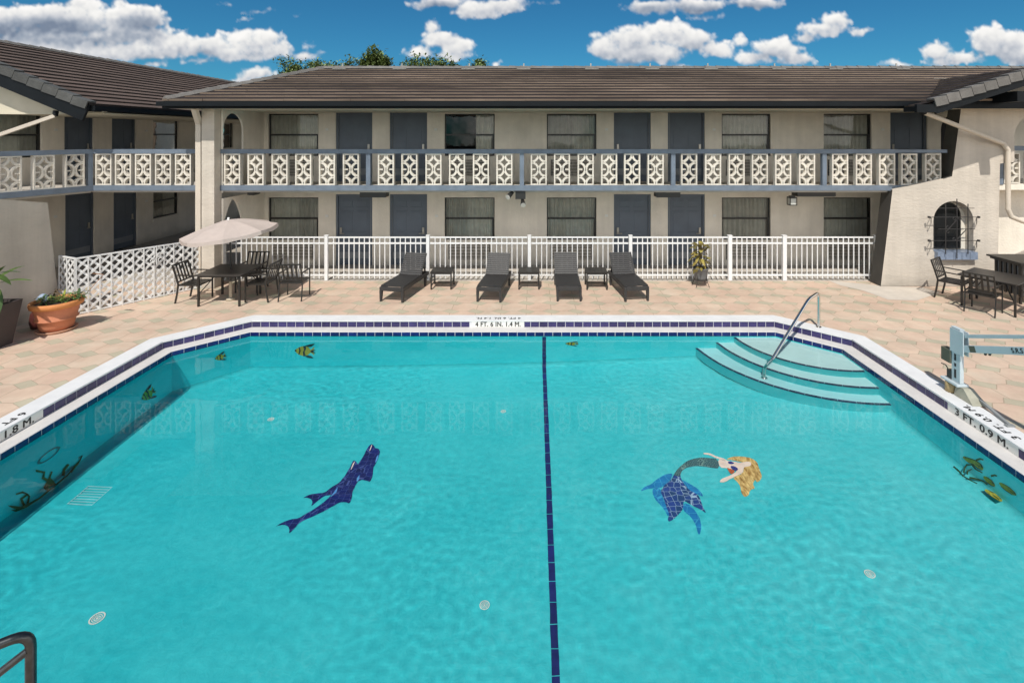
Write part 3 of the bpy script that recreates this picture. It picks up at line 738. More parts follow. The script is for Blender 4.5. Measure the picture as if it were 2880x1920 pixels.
# ---- mosaics set into the plaster
def on_floor(px, py, lift=.006):
    z = -1.6
    for _ in range(30):
        p = at_depth(px, py, z); z = floor_z(p.x)
    p = at_depth(px, py, z); p.z = z + lift
    return p
def cove_in(x, z):
    c = crf(x); t = (floor_z(x) + c - z) / c
    return 0 if t <= 0 else c * (1 - math.sqrt(max(0, 1 - min(t, .999) ** 2)))
def on_left(px, py, lift=.006):
    p, t = sight(px, py); o_ = 0
    for _ in range(8):
        q = p + t * ((IXL + o_ - p.x) / t.x); o_ = cove_in(IXL, q.z)
    q.x += lift; q.z += lift * .5 if o_ > .02 else 0
    return q
def on_right(px, py, lift=.006):
    p, t = sight(px, py); o_ = 0
    for _ in range(8):
        q = p + t * ((IXR - o_ - p.x) / t.x); o_ = cove_in(IXR, q.z)
    q.x -= lift; q.z += lift * .5 if o_ > .02 else 0
    return q
def on_far(px, py, lift=.006):
    p, t = sight(px, py); q = p + t * ((IYF - p.y) / t.y); q.y -= lift
    return q
def crop_map(x0, y0, sc): return lambda c: ((x0 + c[0] / sc) * .81667, (y0 + c[1] / sc) * .81667)
def smooth_loop(pts, it=1):
    for _ in range(it):
        out = []
        for i in range(len(pts)):
            p, q = Vector(pts[i]), Vector(pts[(i + 1) % len(pts)])
            out += [tuple(p * .78 + q * .22), tuple(p * .22 + q * .78)]
        pts = out
    return pts
def inlay(name, pts, m, parent, proj, lift, cm, sm=1):
    mb = MB(); l = [proj(*cm(p), lift) for p in smooth_loop(pts, sm)]
    mb.tess([l])
    return obj(name, mb, m, parent)
dm = crop_map(740, 1220, 4.9)
dA = [(165, 1285), (270, 1220), (380, 1180), (490, 1165), (580, 1115), (700, 1040), (820, 960), (930, 860), (1020, 760), (1070, 650), (1150, 540), (1200, 460), (1230, 385), (1255, 368), (1292, 400), (1310, 440), (1345, 480), (1340, 560), (1320, 630), (1270, 720), (1230, 800), (1222, 880), (1190, 965), (1130, 940), (1050, 945), (960, 1000), (830, 1070), (700, 1130), (560, 1195), (480, 1250), (420, 1310), (352, 1380), (365, 1320), (345, 1275), (280, 1255), (210, 1265)]
dB = [(545, 882), (640, 835), (740, 818), (835, 812), (930, 745), (1060, 670), (1150, 560), (1300, 420), (1390, 300), (1425, 215), (1460, 165), (1495, 136), (1530, 165), (1540, 195), (1590, 200), (1612, 250), (1590, 325), (1540, 425), (1515, 470), (1510, 560), (1480, 668), (1430, 640), (1340, 625), (1200, 750), (1000, 830), (920, 845), (840, 855), (760, 915), (658, 1004), (685, 940), (660, 890), (600, 872)]
o = inlay('dolphin_mosaic', dB, dolphin_m, pool, on_floor, .006, dm); o['label'] = 'upper navy mosaic dolphin on the pool floor'
inlay('snout_stripe', [(1460, 240), (1490, 165), (1503, 148), (1495, 180), (1470, 235)], skin_m, o, on_floor, .014, dm, 0)
inlay('belly_patch', [(1560, 330), (1590, 290), (1585, 330), (1555, 390), (1540, 400)], sky_mos, o, on_floor, .014, dm, 0)
o = inlay('dolphin_mosaic', dA, dolphin_m, pool, on_floor, .010, dm); o['label'] = 'lower longer navy mosaic dolphin on the pool floor'
inlay('snout_stripe', [(1205, 500), (1235, 415), (1262, 380), (1250, 420), (1215, 495)], skin_m, o, on_floor, .014, dm, 0)
inlay('belly_patch', [(925, 878), (1000, 775), (1032, 738), (1012, 805), (960, 855)], sky_mos, o, on_floor, .014, dm, 0)
inlay('belly_patch', [(1295, 610), (1330, 568), (1328, 620), (1288, 668)], sky_mos, o, on_floor, .014, dm, 0)
mm = crop_map(1760, 1240, 5.227)
tail = [(1385, 405), (1270, 400), (1150, 375), (1020, 372), (920, 390), (850, 420), (815, 460), (800, 520), (830, 590), (930, 720), (1060, 790), (1100, 860), (1130, 960), (1190, 1070), (1090, 1000), (960, 940), (850, 870), (840, 1000), (800, 1060), (640, 1195), (612, 1150), (640, 1080), (600, 980), (560, 850), (505, 740), (560, 660), (640, 600), (700, 510), (730, 450), (800, 380), (880, 310), (980, 268), (1120, 243), (1250, 250), (1352, 270)]
mer = inlay('mermaid_mosaic', tail, tail_m, pool, on_floor, .009, mm); mer['label'] = 'mosaic mermaid with blue tail and long fair hair on the pool floor'
for pts in ([(700, 470), (560, 498), (450, 565), (380, 635), (280, 670), (212, 745), (300, 712), (400, 697), (520, 690), (640, 600)],
            [(400, 700), (392, 760), (430, 850), (520, 950), (580, 1030), (622, 1115), (640, 1060), (600, 960), (540, 820), (505, 690)],
            [(815, 555), (900, 610), (1000, 660), (1090, 730), (1142, 820), (1060, 790), (930, 720)],
            [(850, 905), (950, 938), (1030, 1030), (1090, 1140), (1118, 1260), (1085, 1390), (1058, 1350), (1030, 1230), (960, 1120), (838, 1020)]):
    inlay('tail_fin', pts, fin_m, mer, on_floor, .006, mm)
inlay('scales', [(1385, 405), (1270, 400), (1150, 375), (1020, 372), (920, 390), (850, 420), (815, 460), (800, 520), (705, 510), (730, 450), (800, 380), (880, 310), (980, 268), (1120, 243), (1250, 250), (1352, 270)], scale_m, mer, on_floor, .012, mm)
inlay('hair', [(1470, 275), (1560, 235), (1700, 228), (1850, 253), (1930, 310), (1962, 410), (2002, 520), (1975, 585), (1930, 612), (1905, 560), (1870, 640), (1902, 692), (1822, 722), (1802, 800), (1740, 824), (1698, 760), (1690, 670), (1640, 600), (1568, 545), (1720, 470), (1740, 390), (1750, 330), (1650, 300), (1560, 280)], hair_m, mer, on_floor, .009, mm)
inlay('torso', [(1355, 272), (1470, 283), (1500, 298), (1600, 305), (1680, 328), (1740, 318), (1790, 305), (1842, 318), (1845, 370), (1760, 382), (1735, 400), (1722, 462), (1650, 502), (1560, 552), (1450, 615), (1378, 615), (1400, 570), (1480, 530), (1560, 490), (1640, 440), (1560, 420), (1480, 402), (1388, 398)], skin_m, mer, on_floor, .014, mm)
inlay('raised_arm', [(1140, 178), (1230, 183), (1330, 228), (1472, 273), (1452, 297), (1340, 262), (1240, 212), (1145, 197)], skin_m, mer, on_floor, .014, mm)
inlay('bikini_top', [(1495, 312), (1540, 302), (1600, 330), (1570, 350), (1515, 345)], navy_m, mer, on_floor, .018, mm)
inlay('bikini_top', [(1535, 372), (1600, 375), (1660, 425), (1620, 448), (1550, 415)], navy_m, mer, on_floor, .018, mm)
inlay('red_sash', [(1480, 395), (1540, 420), (1610, 445), (1560, 488), (1535, 485)], red_mos, mer, on_floor, .018, mm)
# fish on the walls
def fish(cx, cy, L, h, proj, label, ang=0.0, flip=1):
    ca, sa = math.cos(ang), math.sin(ang)
    cm = lambda p: (cx + (p[0] * ca * flip - p[1] * sa) * L, cy + (p[0] * sa * flip + p[1] * ca * (h / (L * .5))) * L)
    o = inlay('fish_mosaic', [(-.5, -.02), (-.42, -.10), (-.25, -.2), (0, -.25), (.2, -.17), (.3, -.06), (.5, -.22), (.42, 0), (.5, .2), (.3, .06), (.18, .17), (0, .25), (-.25, .18), (-.4, .08)], fish_yel, pool, proj, .006, cm, 0)
    o['label'] = label
    for q in ([(-.30, -.19), (-.24, -.2), (-.2, 0), (-.26, .17), (-.31, .15), (-.27, 0)], [(-.08, -.25), (.05, -.25), (.08, -.1), (.0, .02), (.06, .22), (-.06, .25), (-.09, .05), (-.02, -.08)], [(.02, -.26), (.3, -.34), (.52, -.36), (.34, -.22), (.15, -.2)], [(.02, .26), (.28, .33), (.45, .34), (.3, .22), (.14, .2)], [(.3, -.04), (.56, -.08), (.42, 0), (.56, .1), (.3, .05)], [(-.5, -.04), (-.44, -.09), (-.4, -.02), (-.46, .03)]):
        inlay('fish_stripe', q, fish_dark, o, proj, .010, cm, 0)
def on_chamfer(px, py, lift=.006):
    p0, p1 = Vector(shell_loop[4]), Vector(shell_loop[5]); d = p1 - p0; nn = Vector((-d.y, d.x)).normalized()
    p, t = sight(px, py)
    k = (p0 - Vector((p.x, p.y))).dot(nn) / Vector((t.x, t.y)).dot(nn); q = p + t * k
    q.x += nn.x * lift; q.y += nn.y * lift
    return q
fish(700, 806, 46, 24, on_far, 'yellow and black striped fish mosaic on the far pool wall')
fish(506, 820, 26, 14, on_chamfer, 'small yellow fish mosaic on the angled pool corner', -.35)
fish(340, 906, 36, 24, on_left, 'yellow and black fish mosaic on the pool wall below the long left edge', -.65)
fish(1313, 789, 30, 8, on_far, 'flat yellow fish mosaic beside the navy lane line')
rf = crop_map(2600, 1250, 7.84)
for i, (pts, lb) in enumerate((([(840, 270), (880, 250), (1000, 290), (1150, 340), (1280, 440), (1310, 520), (1280, 570), (1180, 520), (1080, 430), (960, 390)], 'topmost fish of the green fish mosaic by the pool lift'),
                 ([(1290, 690), (1380, 700), (1500, 780), (1570, 880), (1560, 930), (1480, 900), (1360, 810)], 'middle fish of the green fish mosaic by the pool lift'),
                 ([(1310, 975), (1380, 970), (1560, 1060), (1700, 1180), (1740, 1240), (1690, 1260), (1520, 1160), (1380, 1060)], 'brightest lowest fish of the mosaic by the pool lift'),
                 ([(1640, 830), (1720, 840), (1880, 930), (2010, 1050), (2040, 1120), (1960, 1110), (1800, 1010), (1690, 910)], 'outermost fish of the green fish mosaic by the pool lift'))):
    o = inlay('fish_mosaic', pts, fish_yel, pool, on_right, .006, rf); o['label'] = lb
    c = Vector((sum(p[0] for p in pts) / len(pts), sum(p[1] for p in pts) / len(pts)))
    k = len(pts)
    half = [pts[j] for j in range(1, k // 2 + 1)]
    inlay('fish_stripe', half + [tuple(Vector(p) * .82 + c * .18) for p in half[::-1]], fish_dark, o, on_right, .010, rf, 0)
    half = [pts[j] for j in range(k // 2 + 1, k)]
    inlay('fish_stripe', half + [tuple(Vector(p) * .8 + c * .2) for p in half[::-1]], fish_dark, o, on_right, .010, rf, 0)
    inlay('fish_stripe', [tuple(c + (Vector(pts[1]) - c) * .2), tuple(c + (Vector(pts[k // 2]) - c) * .7 + Vector((6, -6))), tuple(c + (Vector(pts[k // 2]) - c) * .7 + Vector((-6, 8)))], fish_dark, o, on_right, .010, rf, 0)
wd = MB()
for ctr in ([(650, 480), (780, 590), (860, 680), (1000, 770), (1180, 860)], [(880, 620), (900, 500), (940, 440), (1060, 440), (1140, 540), (1290, 620)], [(950, 650), (980, 570), (1060, 540)], [(1000, 720), (1120, 740), (1300, 800), (1400, 880)], [(1150, 340), (1240, 310), (1310, 335)], [(1480, 690), (1560, 670), (1610, 690)]):
    l = [Vector(p) for p in ctr]; nrm = []
    for i, p in enumerate(l):
        d = (l[min(i + 1, len(l) - 1)] - l[max(0, i - 1)]).normalized(); nrm.append(Vector((-d.y, d.x)) * (22 * (1 - .6 * i / len(l))))
    wd.tess([[on_right(*rf(p + q), .008) for p, q in zip(l, nrm)] + [on_right(*rf(p - q), .008) for p, q in list(zip(l, nrm))[::-1]]])
o = obj('seaweed_mosaic', wd, weed_m, pool); o['label'] = 'green weed around the fish mosaic by the pool lift'
lw = crop_map(0, 940, 1.96)
wd = MB()
for ctr, wdt in (([(35, 945), (60, 960), (85, 970), (140, 950), (210, 905), (290, 840), (370, 775), (430, 710), (450, 668)], 7), ([(130, 950), (115, 905), (150, 880), (120, 870), (85, 880)], 9), ([(150, 930), (160, 890), (120, 865)], 7),
                 ([(250, 860), (275, 815), (235, 790), (240, 760), (195, 750)], 12), ([(240, 850), (300, 820), (270, 790), (285, 755)], 8), ([(345, 780), (350, 745), (375, 715)], 9), ([(385, 760), (410, 730), (420, 715)], 7), ([(400, 740), (440, 690), (452, 665), (430, 680)], 4)):
    l = [Vector(p) for p in ctr]; nrm = []
    for i, p in enumerate(l):
        d = (l[min(i + 1, len(l) - 1)] - l[max(0, i - 1)]).normalized(); nrm.append(Vector((-d.y, d.x)) * (wdt * (1 - .6 * i / len(l))))
    wd.tess([[on_left(*lw(p + q), .008) for p, q in zip(l, nrm)] + [on_left(*lw(p - q), .008) for p, q in list(zip(l, nrm))[::-1]]])
o = obj('seaweed_mosaic', wd, weed_m, pool); o['label'] = 'dark seaweed mosaic along the foot of the pool wall'
ringm = MB()
for i in range(28):
    a, b = 2 * PI * i / 28, 2 * PI * (i + 1) / 28
    c = on_left(*lw((268, 665)))
    P_ = lambda an, r_: c + Vector((0, math.cos(an) * r_ * 1.25, math.sin(an) * r_))
    ringm.poly([P_(a, .105), P_(b, .105), P_(b, .135), P_(a, .135)])
o = obj('underwater_light_ring', ringm, mat('dull_ring', (0.10, 0.16, 0.17), .5), pool); o['label'] = 'round ring of an underwater light'
# round floor fittings and main drain
def fitting(px, py, r_, label):
    c = on_floor(px, py, .004); mb = MB()
    for (a, b) in ((0, .18), (.3, .42), (.55, .66), (.8, 1.0)):
        for i in range(20):
            t0, t1 = 2 * PI * i / 20, 2 * PI * (i + .93) / 20
            mb.poly([c + Vector((math.cos(t) * q * r_, math.sin(t) * q * r_, .006)) for t, q in ((t0, a), (t1, a), (t1, b), (t0, b))] if a else [c + Vector((0, 0, .006)), c + Vector((math.cos(t0) * b * r_, math.sin(t0) * b * r_, .006)), c + Vector((math.cos(t1) * b * r_, math.sin(t1) * b * r_, .006))])
    o = obj('floor_fitting', mb, drain_m, pool); o['label'] = label
fitting(1113, 1390, .052, 'white round floor grate nearest the lane line')
fitting(1998, 1318, .055, 'white round floor grate beyond the mermaid')
fitting(223, 1420, .07, 'white ring fitting near the ladder rail')
fitting(1156, 945, .045, 'small white fitting beside the lane line')
fitting(622, 963, .05, 'small white fitting beyond the dolphins')
c0 = on_floor(207, 1138, .006); mb = MB()
for i in range(8):
    y = c0.y - .16 + .32 * i / 7
    mb.box(c0.x - .16, c0.x + .16, y - .006, y + .006, c0.z, c0.z + .008)
mb.box(c0.x - .17, c0.x - .16, c0.y - .17, c0.y + .17, c0.z, c0.z + .006); mb.box(c0.x + .16, c0.x + .17, c0.y - .17, c0.y + .17, c0.z, c0.z + .006)
o = obj('main_drain', mb, mat('drain_grate', (.30, .62, .64), .6), pool); o['label'] = 'square slatted main drain grate'

# ------------------------------------------------------------------ roofs
def tile_slope(A, B, C, D, courses, tw, seed=1, lift=.04):
    """A-B eave (left to right seen from outside), D-C ridge above them; returns mesh of stepped, individually laid tiles"""
    rnd = random.Random(seed); A, B, C, D = map(Vector, (A, B, C, D)); mb = MB()
    nrm = (B - A).cross(D - A).normalized()
    if nrm.z < 0: nrm = -nrm
    e = (B - A).normalized(); Lref = (B - A).length
    for c in range(courses):
        t0, t1 = c / courses, min(1.0, (c + 1.12) / courses)
        l0, r0, l1, r1 = A.lerp(D, t0), B.lerp(C, t0), A.lerp(D, t1), B.lerp(C, t1)
        s0, s1 = (l0 - A).dot(e), (r0 - A).dot(e); off = (c % 2) * tw * .5 + rnd.uniform(-.03, .03)
        k = math.floor((s0 - off) / tw); W = s1 - s0
        while off + k * tw < s1:
            a, b = max(s0, off + k * tw), min(s1, off + (k + 1) * tw); k += 1
            if b - a < .02: continue
            fa, fb = (a - s0) / W, (b - s0) / W
            h = lift + rnd.uniform(-.002, .002); j = rnd.uniform(-.006, .006)
            up = (D - A).normalized()
            p0, p1 = l0.lerp(r0, fa) + up * j, l0.lerp(r0, fb) + up * j
            p3, p2 = l1.lerp(r1, fa), l1.lerp(r1, fb)
            q0, q1 = p0 + nrm * h, p1 + nrm * h
            p2, p3 = p2 + nrm * .004, p3 + nrm * .004
            o = len(mb.v)
            mb.add([q0, q1, p2, p3, p0 - nrm * .01, p1 - nrm * .01], [(0, 1, 2, 3)], 0)
            mb.f.append([o + 4, o + 5, o + 1, o + 0]); mb.mi.append(1); mb.sm.append(False)
    return mb
def cap_row(p, q, w=.22, L=.34, h=.07, seed=3):
    rnd = random.Random(seed); p, q = Vector(p), Vector(q); d = q - p; n = max(1, int(d.length / L)); mb = MB(); dn = d.normalized(); side = Vector((-dn.y, dn.x, 0)).normalized()
    for i in range(n):
        a, b = p + d * i / n, p + d * (i + 1.08) / n
        z = Vector((0, 0, h + rnd.uniform(-.008, .008))); z2 = Vector((0, 0, h - .02))
        pr = [(-w / 2, -.06), (-w / 4, .75), (0, 1), (w / 4, .75), (w / 2, -.06)]
        vs = [a + side * s + Vector((0, 0, z.z * k)) for s, k in pr] + [b + side * s * .9 + Vector((0, 0, z2.z * k)) for s, k in pr]
        mb.add(vs, [(j, j + 1, 5 + j + 1, 5 + j) for j in range(4)] + [(0, 1, 2, 3, 4)])
    return mb

# ------------------------------------------------------------------ main building
YFAC, YB, YE = 15.35, 13.3, 12.6
F2 = 2.5
S = F / YFAC
main = thing('motel_building', 'two storey beige motel block with slate blue doors behind the loungers', 'motel building', (0, YFAC, 0))
fm = Fr((0, YFAC, 0), (1, 0, 0))
ax = lambda px: (px - CX) / S
XE0, XE1 = -8.30, 12.4      # ends of the facade
up_w = [(616, 731), (1021, 1136), (1256, 1370), (1658, 1770), (1892, 2002)]
up_d = [(771, 855), (895, 981), (1410, 1495), (1534, 1619), (2045, 2130)]
lo_d = up_d[:4]
holes = []
ZWT, ZWB, ZDT = 2.03, .77, 2.13
for a, b in up_w:
    holes.append((ax(a), ax(b), F2 + ZWB, F2 + ZWT)); holes.append((ax(a), ax(b), ZWB, ZWT))
for a, b in up_d: holes.append((ax(a), ax(b), F2, F2 + ZDT))
for a, b in lo_d: holes.append((ax(a), ax(b), 0.0, ZDT))
obj('front_wall', wall_with_openings(fm, XE0, XE1, 0, 4.75, holes), stucco, main)
for i, (a, b) in enumerate(up_w):
    add_window(fm, ax(a), ax(b), F2 + ZWB, F2 + ZWT, main, 'half' if i == 1 else 'full', i)
    add_window(fm, ax(a), ax(b), ZWB, ZWT, main, 'full', 20 + i)
    add_vent(fm, ax(a) + .12, ax(b) - .14, .18, .66, main); add_vent(fm, ax(a) + .12, ax(b) - .14, F2 + .18, F2 + .66, main)
for i, (a, b) in enumerate(up_d):
    add_door(fm, ax(a), ax(b), F2, F2 + ZDT, main, 'r' if i in (2, 4) else 'l')
for i, (a, b) in enumerate(lo_d):
    add_door(fm, ax(a), ax(b), 0, ZDT, main, 'r' if i in (0, 2) else 'l')
for (px, z) in ((751, 4.06), (1001, 4.06), (1393, 4.06), (1640, 4.06), (2027, 4.06), (751, 1.48), (1003, 1.48), (1393, 1.49), (1641, 1.49)):
    mb = MB(); fbox(mb, fm, ax(px) - .045, ax(px) + .045, -.016, -.001, z - .035, z + .035); obj('room_plate', mb, plate_m, main)
for px in (1184,):
    mb = MB(); fbox(mb, fm, ax(px) - .012, ax(px) + .012, -.02, -.001, F2 + .02, 4.7); obj('conduit', mb, stucco, main)
# end wall with walk-through arches, and back body
def arch_panel(x, y0, y1, z0, z1, ay0, ay1, zs, pointed=False, t=.22, base=None):
    """wall in the plane X=x between y0 and y1 with an arched opening"""
    base = z0 if base is None else base
    n = 14; yc, hw = (ay0 + ay1) / 2, (ay1 - ay0) / 2
    arc = []
    for i in range(n + 1):
        a = PI * i / n
        if pointed: yy = yc - hw * math.cos(a); zz = zs + hw * 1.5 * (1 - abs(math.cos(a)) ** 1.7)
        else: yy = yc - hw * math.cos(a); zz = zs + hw * math.sin(a)
        arc.append((yy, zz))
    prof = [(y0, z0), (y0, z1), (y1, z1), (y1, z0), (ay1, z0)] + arc[::-1] + [(ay0, z0)]
    if base > z0: prof = [(y0, z0), (y0, z1), (y1, z1), (y1, z0)]
    mb = MB(); mb.prism([(x, p[0], p[1]) for p in prof], (-t, 0, 0)); return mb
mb = arch_panel(-8.08, YB + .02, YFAC - .002, F2 - .1, 4.62, YB + .03, YB + .95, 4.02, t=.05); obj('upper_end_wall', mb, stucco, main)
mb = arch_panel(-8.08, YB + .02, YFAC - .002, 0, F2 - .25, YB + .03, YB + .93, 1.52, True, t=.05); obj('lower_end_wall', mb, stucco, main)
mb = MB(); mb.box(XE0 + .002, XE1, YFAC + 1.75, 19.6, 0, 4.75); mb.box(XE0, XE0 + .2, YFAC + .002, 33, 0, 4.748); obj('rear_wall', mb, stucco, main)
# balcony
bs = MB(); bs.box(-11.42, 10.75, YB + .1, YFAC - .003, F2 - .10, F2 - .001); bs.box(-14.1, -12.5, YFAC, 27, F2 - .10, F2 - .001); bs.box(-14.1, -11.422, YB + .1, YFAC - .002, F2 - .10, F2 - .001)
obj('balcony_slab', bs, concrete_m, main)
ZB1, ZB0, ZR1, ZR0 = SZ(426, YB), SZ(438, YB), SZ(343, YB), SZ(353, YB)
XC0, XC1 = SX(463, 13.05), SX(492, 13.05)
rail = MB(); rail.box(XC1 + .004, SX(2056, YB), YB, YB + .14, ZR0, ZR1); rail.box(SX(2056, YB) + .002, SX(2178, YB), YB + .03, YB + .14, ZR0 + .02, ZR1 - .01)
rail.box(SX(215, YB), XC0 - .004, YB, YB + .14, ZR0, ZR1)
balc = obj('balcony_railing', rail, blue_paint, main)
beam = MB(); beam.box(XC1 + .004, SX(2048, YB), YB - .02, YB + .098, ZB0, ZB1); beam.box(SX(2048, YB) + .002, SX(2200, YB), YB + .06, YB + .098, ZB0, ZB1); beam.box(SX(215, YB), XC0 - .004, YB - .02, YB + .098, ZB0, ZB1)
obj('edge_beam', beam, blue_paint, balc)
strip = MB(); strip.box(XC1 + .01, SX(2200, YB), YB + .10, YB + .26, F2, ZB1 - .003); obj('kerb', strip, block_m, balc)
posts = MB()
for px in (845, 1198.5, 1547, 1895): posts = MB(); x = SX(px, YB); posts.box(x - .055, x + .055, YB + .015, YB + .12, ZB1 + .001, ZR0 - .001); obj('railing_post', posts, blue_paint, balc)
hp = ZR0 - ZB1 - .006; bw = .415
pm = block_panel_mesh(bw, hp)
proto = None
lefts = [514, 568, 623, 677.5, 732, 787, 867.5, 921.5, 977, 1031, 1086, 1140, 1219, 1272.5, 1327, 1381, 1434, 1488, 1565, 1620, 1674, 1727.5, 1781, 1836, 1912, 1966.5, 2020, 2073, 2128]
for px in lefts + [218, 263, 309, 355, 401]:
    M = Matrix.Translation((SX(px, YB), YB + .01 + (.03 if px > 2060 else 0), ZB1 + .003))
    if proto is None:
        mb = MB(); mb.add([M @ v for v in pm.v], pm.f); proto = obj('screen_block', mb, block_m, balc); base = M
    else:
        c = proto.copy(); COL.objects.link(c); c.parent = balc; c.matrix_basis = M @ base.inverted() if False else Matrix.Translation(M.translation - base.translation)
# column and its downpipe
mb = MB(); mb.box(XC0, XC1, 13.05, 13.3, 0, 4.6); mb.box(XC0 + .02, XC1 - .002, 13.302, 13.38, 0, 4.6)
obj('corner_column', mb, stucco_rough, main)
px_, pz = SX(456, 13.1), 0
pr = MB(); xw = SX(456, 13.1)
pr.bar((xw, 13.12, .1), (xw, 13.12, SZ(283, 13.1)), .135, .09, (0, 1, 0)); pr.bar((xw, 13.12, SZ(283, 13.1) - .02), (SX(446, 12.75), 12.75, 4.57), .135, .09, (0, 1, 0))
obj('downpipe', pr, pipe_m, main)
# roof
EL, ER = SX(372, YE), 13.6
ZE = SZ(231, YE); YR, ZR = 17.2, SZ(158, 17.2); RLX = SX(745, 17.2)
roof = obj('roof', tile_slope((EL, YE, ZE), (ER + 3, YE, ZE), (ER + 3, YR, ZR), (RLX, YR, ZR), 13, .33, 5, .040), [tile_top, tile_nose], main)
mb = MB(); mb.poly([Vector((EL, YE, ZE - .02)), Vector((ER + 3, YE, ZE - .02)), Vector((ER + 3, YR, ZR - .02)), Vector((RLX, YR, ZR - .02))])
mb.poly([Vector((EL, YE, ZE - .02)), Vector((RLX, YR, ZR - .02)), Vector((EL, 2 * YR - YE, ZE - .02))]); mb.poly([Vector((RLX, YR, ZR - .02)), Vector((ER + 3, YR, ZR - .02)), Vector((ER + 3, 2 * YR - YE, ZE - .02)), Vector((EL, 2 * YR - YE, ZE - .02))])
obj('roof_deck', mb, tile_top, roof)
obj('ridge_tiles', cap_row((RLX, YR, ZR + .0), (ER + 3, YR, ZR + .0), .26, .36, .10), rake_m, roof)
obj('hip_tiles', cap_row((EL + .05, YE + .03, ZE + .03), (RLX, YR, ZR + .02), .24, .34, .09), rake_m, roof)
clips = MB()
for i in range(10):
    x = RLX + .7 + i * 2.05 + random.uniform(-.2, .2)
    clips.box(x - .02, x + .02, YR - .05, YR - .02, ZR + .06, ZR + .17); clips.box(x - .22, x + .22, YR - .38, YR - .30, ZR - .10 + .03, ZR - .08 + .03)
obj('ridge_anchors', clips, brass_m, roof)
gut = MB(); gut.box(EL - .02, SX(2108, YE), YE - .12, YE - .005, ZE - .13, ZE - .045); gut.box(EL - .04, SX(2112, YE), YE - .145, YE - .121, ZE - .145, ZE - .03)
gut.box(EL, ER + 2, YE, YE + .04, ZE - .20, ZE - .02); gut.box(EL - .02, EL + .03, YE + .04, 2 * YR - YE, ZE - .15, ZE - .02)
obj('gutter', gut, fascia_m, roof)
sf = MB(); sf.box(EL + .04, ER, YE + .045, YFAC + .3, ZE - .18, ZE - .16); obj('soffit', sf, soffit_m, roof)
# dark arched doorway to the stair at the end of the upper walkway
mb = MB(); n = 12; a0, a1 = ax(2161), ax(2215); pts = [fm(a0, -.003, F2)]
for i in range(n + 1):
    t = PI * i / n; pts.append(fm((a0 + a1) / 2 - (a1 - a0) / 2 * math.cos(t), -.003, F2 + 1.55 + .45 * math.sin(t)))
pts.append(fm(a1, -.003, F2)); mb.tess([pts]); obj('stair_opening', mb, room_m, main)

# ------------------------------------------------------------------ left wing
XW = -14.1
left = thing('motel_wing', 'shaded motel wing with gabled porch roof beside the terracotta pot', 'motel building', (XW, 18, 0), R(90))
fl = Fr((XW, 0, 0), (0, 1, 0))
def ly(px): return XW * F / (px - CX)
dl = [(ly(150), ly(217)), (ly(261), ly(315))]
dlu = [(ly(148), ly(215)), (ly(257), ly(312))]
wl_ = (ly(352), ly(410)); wl0 = (13.5, ly(97)); wl2 = (ly(500), ly(535))
hl = [(a, b, 0, 2.13) for a, b in dl] + [(a, b, F2, F2 + 2.13) for a, b in dlu] + [(*wl_, .8, 2.03), (*wl_, F2 + .8, F2 + 2.03), (*wl0, F2 + .77, F2 + 2.03), (*wl2, F2 + .8, F2 + 2.03)]
obj('courtyard_wall', wall_with_openings(fl, 11.0, 30, 0, 4.75, hl), stucco, left)
for a, b in dl: add_door(fl, a, b, 0, 2.13, left, 'l')
for a, b in dlu: add_door(fl, a, b, F2, F2 + 2.13, left, 'l')
add_window(fl, *wl_, .8, 2.03, left, 'full', 50); add_window(fl, *wl_, F2 + .8, F2 + 2.03, left, 'full', 51); add_window(fl, *wl0, F2 + .77, F2 + 2.03, left, 'full', 52); add_window(fl, *wl2, F2 + .8, F2 + 2.03, left, 'full', 53)
mb = MB(); fbox(mb, fl, wl_[0] - .05, wl_[1] + .05, -.05, -.001, .70, .80); obj('window_sill', mb, stucco, left)
for (px, z) in ((127, 1.5), (336, 1.5), (128, 4.05), (336, 4.05)):
    y = ly(px); mb = MB(); fbox(mb, fl, y - .05, y + .05, -.016, -.001, z - .035, z + .035); obj('room_plate', mb, plate_m, left)
# low battered stair wall facing the pool
XS = -10.55
mb = MB(); mb.prism([(XS, 6.5, 0), (XS, 11.42, 0), (XS, 11.13, 2.43), (XS, 9.6, 2.74), (XS, 6.5, 3.3)], (-.28, 0, 0))
obj('stair_wall', mb, stucco_rough, left, bevel=.02)
# wing balcony
P0 = Vector((SX(215, YB) - .003, YB, 0)); P1 = P0 + Vector((-.62, -1.73, 0)) * 2.2
fb = Fr(P1, P0 - P1); LB = (P0 - P1).length
mb = MB(); fbox(mb, fb, 0, LB, 0, .14, ZR0, ZR1); lbal = obj('wing_railing', mb, blue_paint, left)
mb = MB(); fbox(mb, fb, 0, LB, -.02, .10, ZB0, ZB1); obj('edge_beam', mb, blue_paint, lbal)
mb = MB(); fbox(mb, fb, LB - .10, LB - .004, .01, .12, ZB1 + .001, ZR0 - .001); obj('railing_post', mb, blue_paint, lbal)
mb = MB(); mb.prism([fb(0, .101, F2 - .10), fb(LB, .101, F2 - .10), Vector((XW + .002, YB + .1, F2 - .10)), Vector((XW + .002, P1.y, F2 - .10))], (0, 0, .098)); obj('wing_balcony_slab', mb, concrete_m, left)
for i in range(6):
    a = LB - .60 - i * .63
    if a < 0: break
    mb = MB(); M = fb.M() @ Matrix.Translation((a, .01, ZB1 + .003)); mb.add([M @ v for v in pm.v], pm.f); obj('screen_block', mb, block_m, lbal)
